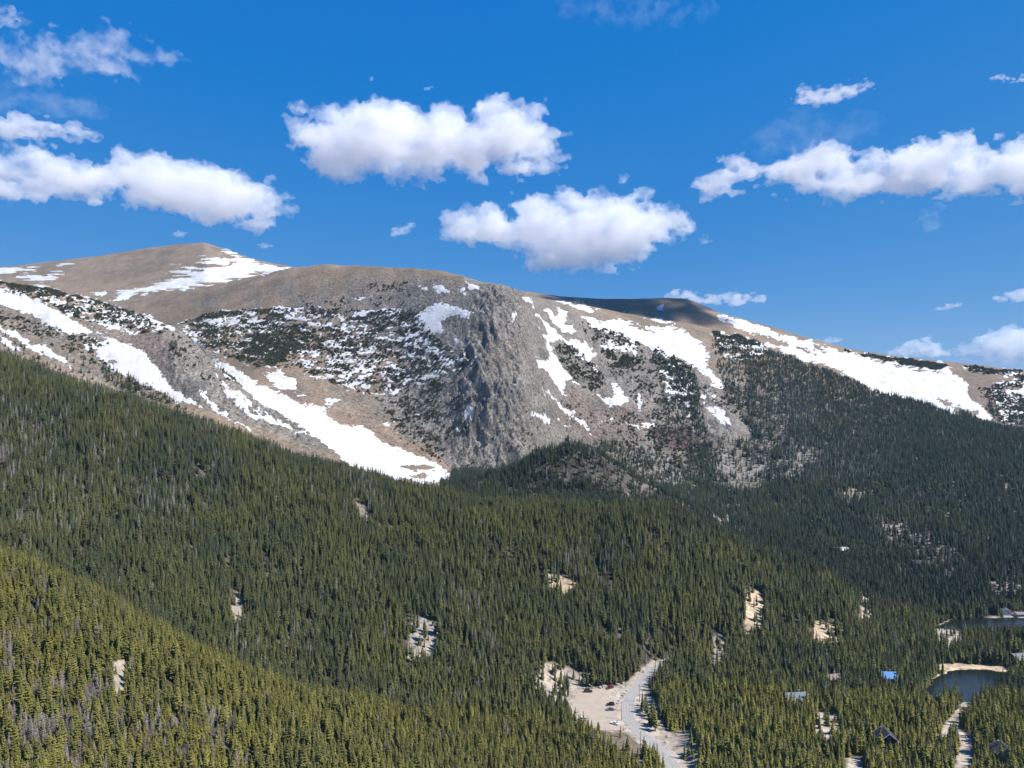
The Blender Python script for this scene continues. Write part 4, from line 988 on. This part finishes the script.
for i, (a_, b_) in enumerate([(626.5, 691.5), (624.6, 693.6), (622.6, 695.8), (620.6, 698.3), (618.8, 700.8), (617.6, 703.4), (616.8, 706.5), (616.4, 709.6), (616, 713), (616.2, 716.6), (617, 719.6), (618.8, 723.4), (621, 726), (623.5, 728.2)]):
    x, y = pix(a_, b_, 6.5); boulder(x, y, random.uniform(.55, 1.0), 'grey boulder in the line that parts the car park from the road', 'boulders between car park and road', 700 + i)
for i, (a_, b_) in enumerate([(584, 688), (593, 687.4), (600, 687), (604, 686.3), (618, 684.8), (623, 683.8), (577, 711), (573.5, 718)]):
    x, y = pix(a_, b_, 6.8); boulder(x, y, random.uniform(.8, 1.5), 'pale boulder lying along the bank behind or beside the car park', 'boulders along the bank of the car park', 760 + i)

# ------------------------------------------------------------------ air
bm = bmesh.new(); bmesh.ops.create_cube(bm, size=1); me = bpy.data.meshes.new('haze'); bm.to_mesh(me); bm.free()
hz = bpy.data.objects.new('haze', me); COL.objects.link(hz); hz.scale = (14800, 6300, 960); hz.location = (0, 3050, 290)
hm = bpy.data.materials.new('thin_mountain_haze'); hm.use_nodes = True; hn = hm.node_tree; hn.nodes.remove(hn.nodes['Principled BSDF'])
pv = hn.nodes.new('ShaderNodeVolumePrincipled'); pv.inputs['Color'].default_value = (.47, .74, 1, 1); pv.inputs['Density'].default_value = HAZE; pv.inputs['Anisotropy'].default_value = 0
hn.links.new(pv.outputs[0], hn.nodes['Material Output'].inputs['Volume']); me.materials.append(hm); tag(hz, 'thin pale mountain air', kind='stuff')

# ------------------------------------------------------------------ camera, sun, sky
cam = bpy.data.cameras.new('camera'); co_ = bpy.data.objects.new('camera', cam); COL.objects.link(co_)
co_.location = (0, 0, CAMZ); co_.rotation_euler = (math.radians(90), 0, 0)
cam.sensor_width = 36; cam.lens = 36 * F / 1024; cam.shift_y = (HY - 384) / 1024
cam.clip_start = 1; cam.clip_end = 120000
S.camera = co_
SUN_EL, SUN_AZ = math.radians(50), math.radians(14)          # high, from the right and a little behind the viewer
sd = Vector((math.cos(SUN_EL) * math.cos(SUN_AZ), -math.cos(SUN_EL) * math.sin(SUN_AZ), math.sin(SUN_EL)))
sl = bpy.data.lights.new('sun', 'SUN'); sl.energy = 4.8; sl.angle = math.radians(.53); sl.color = (1, .95, .87)
so = bpy.data.objects.new('sun', sl); COL.objects.link(so); so.rotation_euler = sd.to_track_quat('Z', 'Y').to_euler(); so.location = sd * 900
W = bpy.data.worlds.new('World'); S.world = W; W.use_nodes = True
wn = W.node_tree
sky = wn.nodes.new('ShaderNodeTexSky'); sky.sky_type = 'NISHITA'; sky.sun_disc = False
sky.sun_elevation = SUN_EL; sky.sun_rotation = math.atan2(sd.x, sd.y); sky.altitude = 6000; sky.air_density = 1.0; sky.dust_density = 0; sky.ozone_density = 6.0
# the clear, very blue sky of high country: each colour channel of the sky is graded by itself
WN, WL = wn.nodes, wn.links
sep = WN.new('ShaderNodeSeparateColor'); com = WN.new('ShaderNodeCombineColor'); WL.new(sky.outputs[0], sep.inputs[0])
def wmath(op, a_, v_):
    q = WN.new('ShaderNodeMath'); q.operation = op; WL.new(a_, q.inputs[0]); q.inputs[1].default_value = v_; return q.outputs[0]
WL.new(wmath('MAXIMUM', wmath('MULTIPLY', wmath('SUBTRACT', sep.outputs[0], .46), .5), .004), com.inputs[0])
WL.new(wmath('MULTIPLY', wmath('POWER', sep.outputs[1], .5), .87), com.inputs[1])
WL.new(wmath('MULTIPLY', wmath('POWER', sep.outputs[2], .1), 2.58), com.inputs[2])
WL.new(com.outputs[0], WN['Background'].inputs[0]); WN['Background'].inputs[1].default_value = .13
S.view_settings.view_transform = 'Standard'; S.view_settings.look = 'None'; S.view_settings.gamma = 1; S.view_settings.exposure = .75
S.render.engine = 'CYCLES'
cy = S.cycles
cy.max_bounces = 34; cy.diffuse_bounces = 2; cy.glossy_bounces = 2; cy.transmission_bounces = 4; cy.transparent_max_bounces = 8; cy.volume_bounces = 32
cy.use_denoising = True

# ------------------------------------------------------------------ clouds: vapour filling lumpy closed shapes, all with their bases near one height
def cloud_material(name, dens, wisp, scale):
    m = bpy.data.materials.new(name); m.use_nodes = True; nt = m.node_tree
    N, Lk = nt.nodes, nt.links
    N.remove(N['Principled BSDF'])
    pv = N.new('ShaderNodeVolumePrincipled'); pv.inputs['Color'].default_value = (.995, .995, 1, 1); pv.inputs['Anisotropy'].default_value = 0.0
    Lk.new(pv.outputs[0], N['Material Output'].inputs['Volume'])
    if wisp:
        tc = N.new('ShaderNodeTexCoord'); no = N.new('ShaderNodeTexNoise'); no.inputs['Scale'].default_value = 1 / scale; no.inputs['Detail'].default_value = 5; no.inputs['Roughness'].default_value = .62
        mr = N.new('ShaderNodeMapRange'); mr.interpolation_type = 'SMOOTHSTEP'; mr.inputs['From Min'].default_value = .5 - .22 * (1 - wisp) - .02; mr.inputs['From Max'].default_value = .62; mr.inputs['To Min'].default_value = 0; mr.inputs['To Max'].default_value = dens
        Lk.new(tc.outputs['Object'], no.inputs['Vector']); Lk.new(no.outputs['Fac'], mr.inputs['Value']); Lk.new(mr.outputs[0], pv.inputs['Density'])
    else:
        pv.inputs['Density'].default_value = dens
    return m

def ico(sub):
    bm = bmesh.new(); bmesh.ops.create_icosphere(bm, subdivisions=sub, radius=1)
    v = np.array([q.co[:] for q in bm.verts]); f = [tuple(w.index for w in p.verts) for p in bm.faces]; bm.free(); return v, f
IV, IF = ico(2)

def cloud(outline, label, seed, tau=10.0, wisp=0.0, nb=70, dist=None, deep=1.0, fuzz=1.0):
    R = np.random.default_rng(seed)
    o_ = np.array(outline, float); base = o_[:, 1].max() - .25 * (o_[:, 1].max() - o_[:, 1].min())
    e = (HY - base) / F
    Y = dist or min(2000 / e, 21000)
    mpp = Y / F                                          # metres per pixel of bearing at that distance
    lo, hi_ = o_.min(0), o_.max(0); thick = hi_[1] - lo[1]
    V, Fc = [], []; cnt = 0; tries = 0; nv = 0
    while cnt < nb and tries < 20000:
        tries += 1
        p = lo + R.random(2) * (hi_ - lo)
        d = float(sdf(np.array([p[0]]), np.array([p[1]]), outline)[0])
        if d < .8: continue
        r = min(d * 1.06, thick * .19) * R.uniform(.7, 1.0)
        if r < min(1.6, thick * .05): continue
        room = max(0.0, thick * .55 * deep - r)
        yy = R.uniform(-room, room)
        c = np.array([(p[0] - o_[:, 0].mean()) * mpp, yy * mpp * 1.3, (base - p[1]) * mpp])
        V.append(IV * (r * mpp) * np.array([1.5, 1.3, .84]) + c); Fc += [tuple(q + nv for q in g) for g in IF]; nv += len(IV); cnt += 1
    me = bpy.data.meshes.new('cloud'); me.from_pydata(np.concatenate(V).tolist(), [], Fc); me.update()
    o = bpy.data.objects.new('cloud', me); COL.objects.link(o)
    o.location = ((o_[:, 0].mean() - CX) * mpp, Y, CAMZ + (HY - base) * mpp)
    rm = o.modifiers.new('merge', 'REMESH'); rm.mode = 'VOXEL'; rm.voxel_size = max(.9, min(1.25, thick / 30)) * mpp
    for i, (sz, st) in enumerate(((thick * .34, thick * .12), (thick * .13, thick * .11), (thick * .05, thick * .085))):
        if sz < 1.5: continue
        t = bpy.data.textures.new('billow', 'CLOUDS'); t.noise_scale = max(sz, 1.5) * mpp; t.noise_depth = 2
        dm = o.modifiers.new('billow', 'DISPLACE'); dm.texture = t; dm.strength = st * mpp * (1.0, 1.2, 1.5)[i] * fuzz; dm.mid_level = .59; dm.texture_coords = 'GLOBAL'
    r2 = o.modifiers.new('tidy', 'REMESH'); r2.mode = 'VOXEL'; r2.voxel_size = rm.voxel_size * .85
    me.materials.append(cloud_material('cloud_vapour', tau / (thick * mpp), wisp, thick * .35 * mpp))
    tag(o, label, 'cloud', 'clouds in the blue sky')
    return o

CL = [
 ([(280,118),(293,122),(300,118),(320,112),(345,108),(365,104),(385,97),(405,100),(425,108),(445,104),(455,112),(475,115),(480,104),(500,102),(515,108),(535,112),(550,122),(545,132),(565,148),(574,160),(560,166),(520,170),(480,176),(440,172),(400,178),(370,176),(330,176),(310,172),(295,160),(298,140)],
  'large flat based white cloud high in the middle, the topmost of the big ones', 14, 0, 130),
 ([(-40,160),(0,162),(20,165),(45,148),(70,151),(85,159),(108,163),(130,157),(150,149),(165,158),(185,163),(215,160),(235,170),(260,178),(275,188),(298,190),(298,205),(270,212),(262,225),(215,228),(180,222),(178,215),(150,207),(110,205),(60,195),(0,196),(-40,196)],
  'long white cloud with two humps above the bare summit on the left', 14, 0, 130),
 ([(-40,112),(0,111),(30,114),(60,121),(90,124),(104,136),(70,140),(20,144),(-40,144)], 'smooth wedge shaped cloud at the left edge, just over the long two humped one', 7, 0, 50),
 ([(5,42),(30,35),(45,42),(75,38),(95,42),(110,34),(130,32),(150,38),(170,42),(186,50),(165,58),(150,60),(130,68),(105,75),(95,68),(75,65),(50,70),(30,78),(5,88)], 'torn wispy cloud near the upper left corner', 4.5, .75, 70),
 ([(-15,10),(0,11),(18,7),(30,17),(10,26),(-15,30)], 'small ragged cloud in the upper left corner', 3.5, .5, 25),
 ([(436,230),(455,215),(485,206),(520,205),(540,200),(570,195),(590,198),(610,196),(630,193),(650,200),(675,215),(694,225),(692,240),(650,245),(645,258),(648,268),(600,273),(560,271),(528,270),(522,255),(525,250),(480,246),(445,243)],
  'broad white cloud with a hanging lower lobe over the middle of the mountain', 14, 0, 130),
 ([(694,183),(705,170),(720,163),(735,165),(745,162),(755,168),(770,162),(790,155),(815,146),(830,144),(850,152),(880,155),(900,150),(905,138),(930,136),(955,142),(985,145),(1010,138),(1040,140),(1080,150),(1080,200),(1020,203),(990,195),(950,190),(920,198),(890,195),(850,198),(830,190),(800,190),(770,182),(740,190),(715,196),(700,195)],
  'long bank of white cloud reaching out of the picture on the right', 13, 0, 150),
 ([(787,86),(800,90),(815,88),(840,86),(860,82),(888,79),(880,86),(865,90),(855,97),(830,104),(805,105),(792,98)], 'small torn cloud high above the long right hand bank', 6, .3, 60),
 ([(388,232),(400,224),(415,222),(417,228),(400,236),(390,238)], 'tiny cloud puff between the two humped cloud and the lobed one', 4, .3, 25),
 ([(660,296),(675,287),(685,286),(700,295),(720,291),(745,291),(773,296),(770,303),(740,307),(700,306),(670,305)], 'low flat cloud just above the shaded dark hilltop', 6, 0, 50),
 ([(893,351),(905,341),(920,337),(932,334),(942,345),(955,350),(948,358),(915,359),(895,358)], 'small heaped cloud just above the long snowfield on the right', 5, 0, 40),
 ([(963,350),(975,340),(990,332),(1005,322),(1024,320),(1060,325),(1080,350),(1060,368),(1000,366),(970,362)], 'heaped white cloud low over the right end of the ridge', 9, 0, 60),
 ([(992,297),(1010,290),(1030,285),(1060,295),(1040,304),(1000,303)], 'small cloud at the right edge above the low heaped cloud', 6, 0, 40),
 ([(932,308),(945,303),(966,301),(962,308),(940,312)], 'tiny thin cloud left of the small right edge cloud', 2.5, .3, 25),
 ([(985,77),(1000,74),(1030,75),(1050,79),(1020,83),(995,82)], 'thin cloud strip at the right edge, highest on that side', 3.5, .3, 30),
 ([(205,244),(225,247),(245,254),(265,261),(275,270),(235,272),(210,262)], 'small cloud peeping over the snowy flank of the bare summit', 5, 0, 35),
 ([(164,235),(180,230),(194,233),(180,238)], 'tiny faint cloud right under the two humped cloud', 2.2, .4, 20),
 ([(925,206),(932,203),(937,212),(934,222),(938,230),(930,235),(926,226)], 'small upright wisp hanging under the long right hand bank', 1.8, .5, 25),
 ([(617,174),(624,171),(630,180),(622,187)], 'tiny wisp above the lobed middle cloud', 1.8, .4, 15),
 ([(812,340),(825,335),(842,337),(840,345),(820,346)], 'faint little cloud resting on the snow ridge skyline', 2.2, .2, 25),
 ([(252,245),(266,242),(277,246),(264,250)], 'tiny faint cloud off the right end of the two humped cloud', 1.8, .4, 20),
 ([(698,235),(708,233),(714,243),(702,246)], 'tiny faint wisp off the right end of the lobed middle cloud', 1.2, .5, 15),
]
CL += [([(545,4),(575,-6),(640,-10),(700,-8),(728,4),(715,18),(660,26),(600,22),(560,14)], 'faint veil of high cloud at the top of the picture right of centre', .45, .45, 60),
       ([(740,140),(765,120),(800,108),(850,112),(880,128),(860,150),(815,160),(765,158)], 'faint veil of cloud just over the left part of the long right hand bank', .5, .45, 60),
       ([(-20,85),(20,84),(70,92),(112,100),(100,122),(40,118),(-20,112)], 'faint veil trailing under the torn wispy cloud at upper left', .6, .45, 60)]
for i, (ol, lb, tau, wisp, nb) in enumerate(CL):
    cloud(ol, lb, 500 + i, tau * .3, max(wisp, .1), int(nb * 2.2))

# the cloud out of view on the right that shades the far hilltop
t_ = (2340 - 440) / sd.z; sx_, sy_ = 330 + sd.x * t_, 1690 + sd.y * t_
m_ = F / sy_
def opx(dx, dz): return (CX + (sx_ + dx) * m_, HY - (2340 - CAMZ + dz) * m_)
sc_ = cloud([opx(*q) for q in ((-250, 0), (-230, 60), (-120, 110), (0, 120), (120, 105), (220, 60), (250, 0), (150, -30), (-150, -30))], 'cloud out of view to the right whose shadow darkens the far flat hilltop', 990, 7, 0.0, 120, dist=sy_)
sc_.scale = (1.0, 2.6, 1.0)
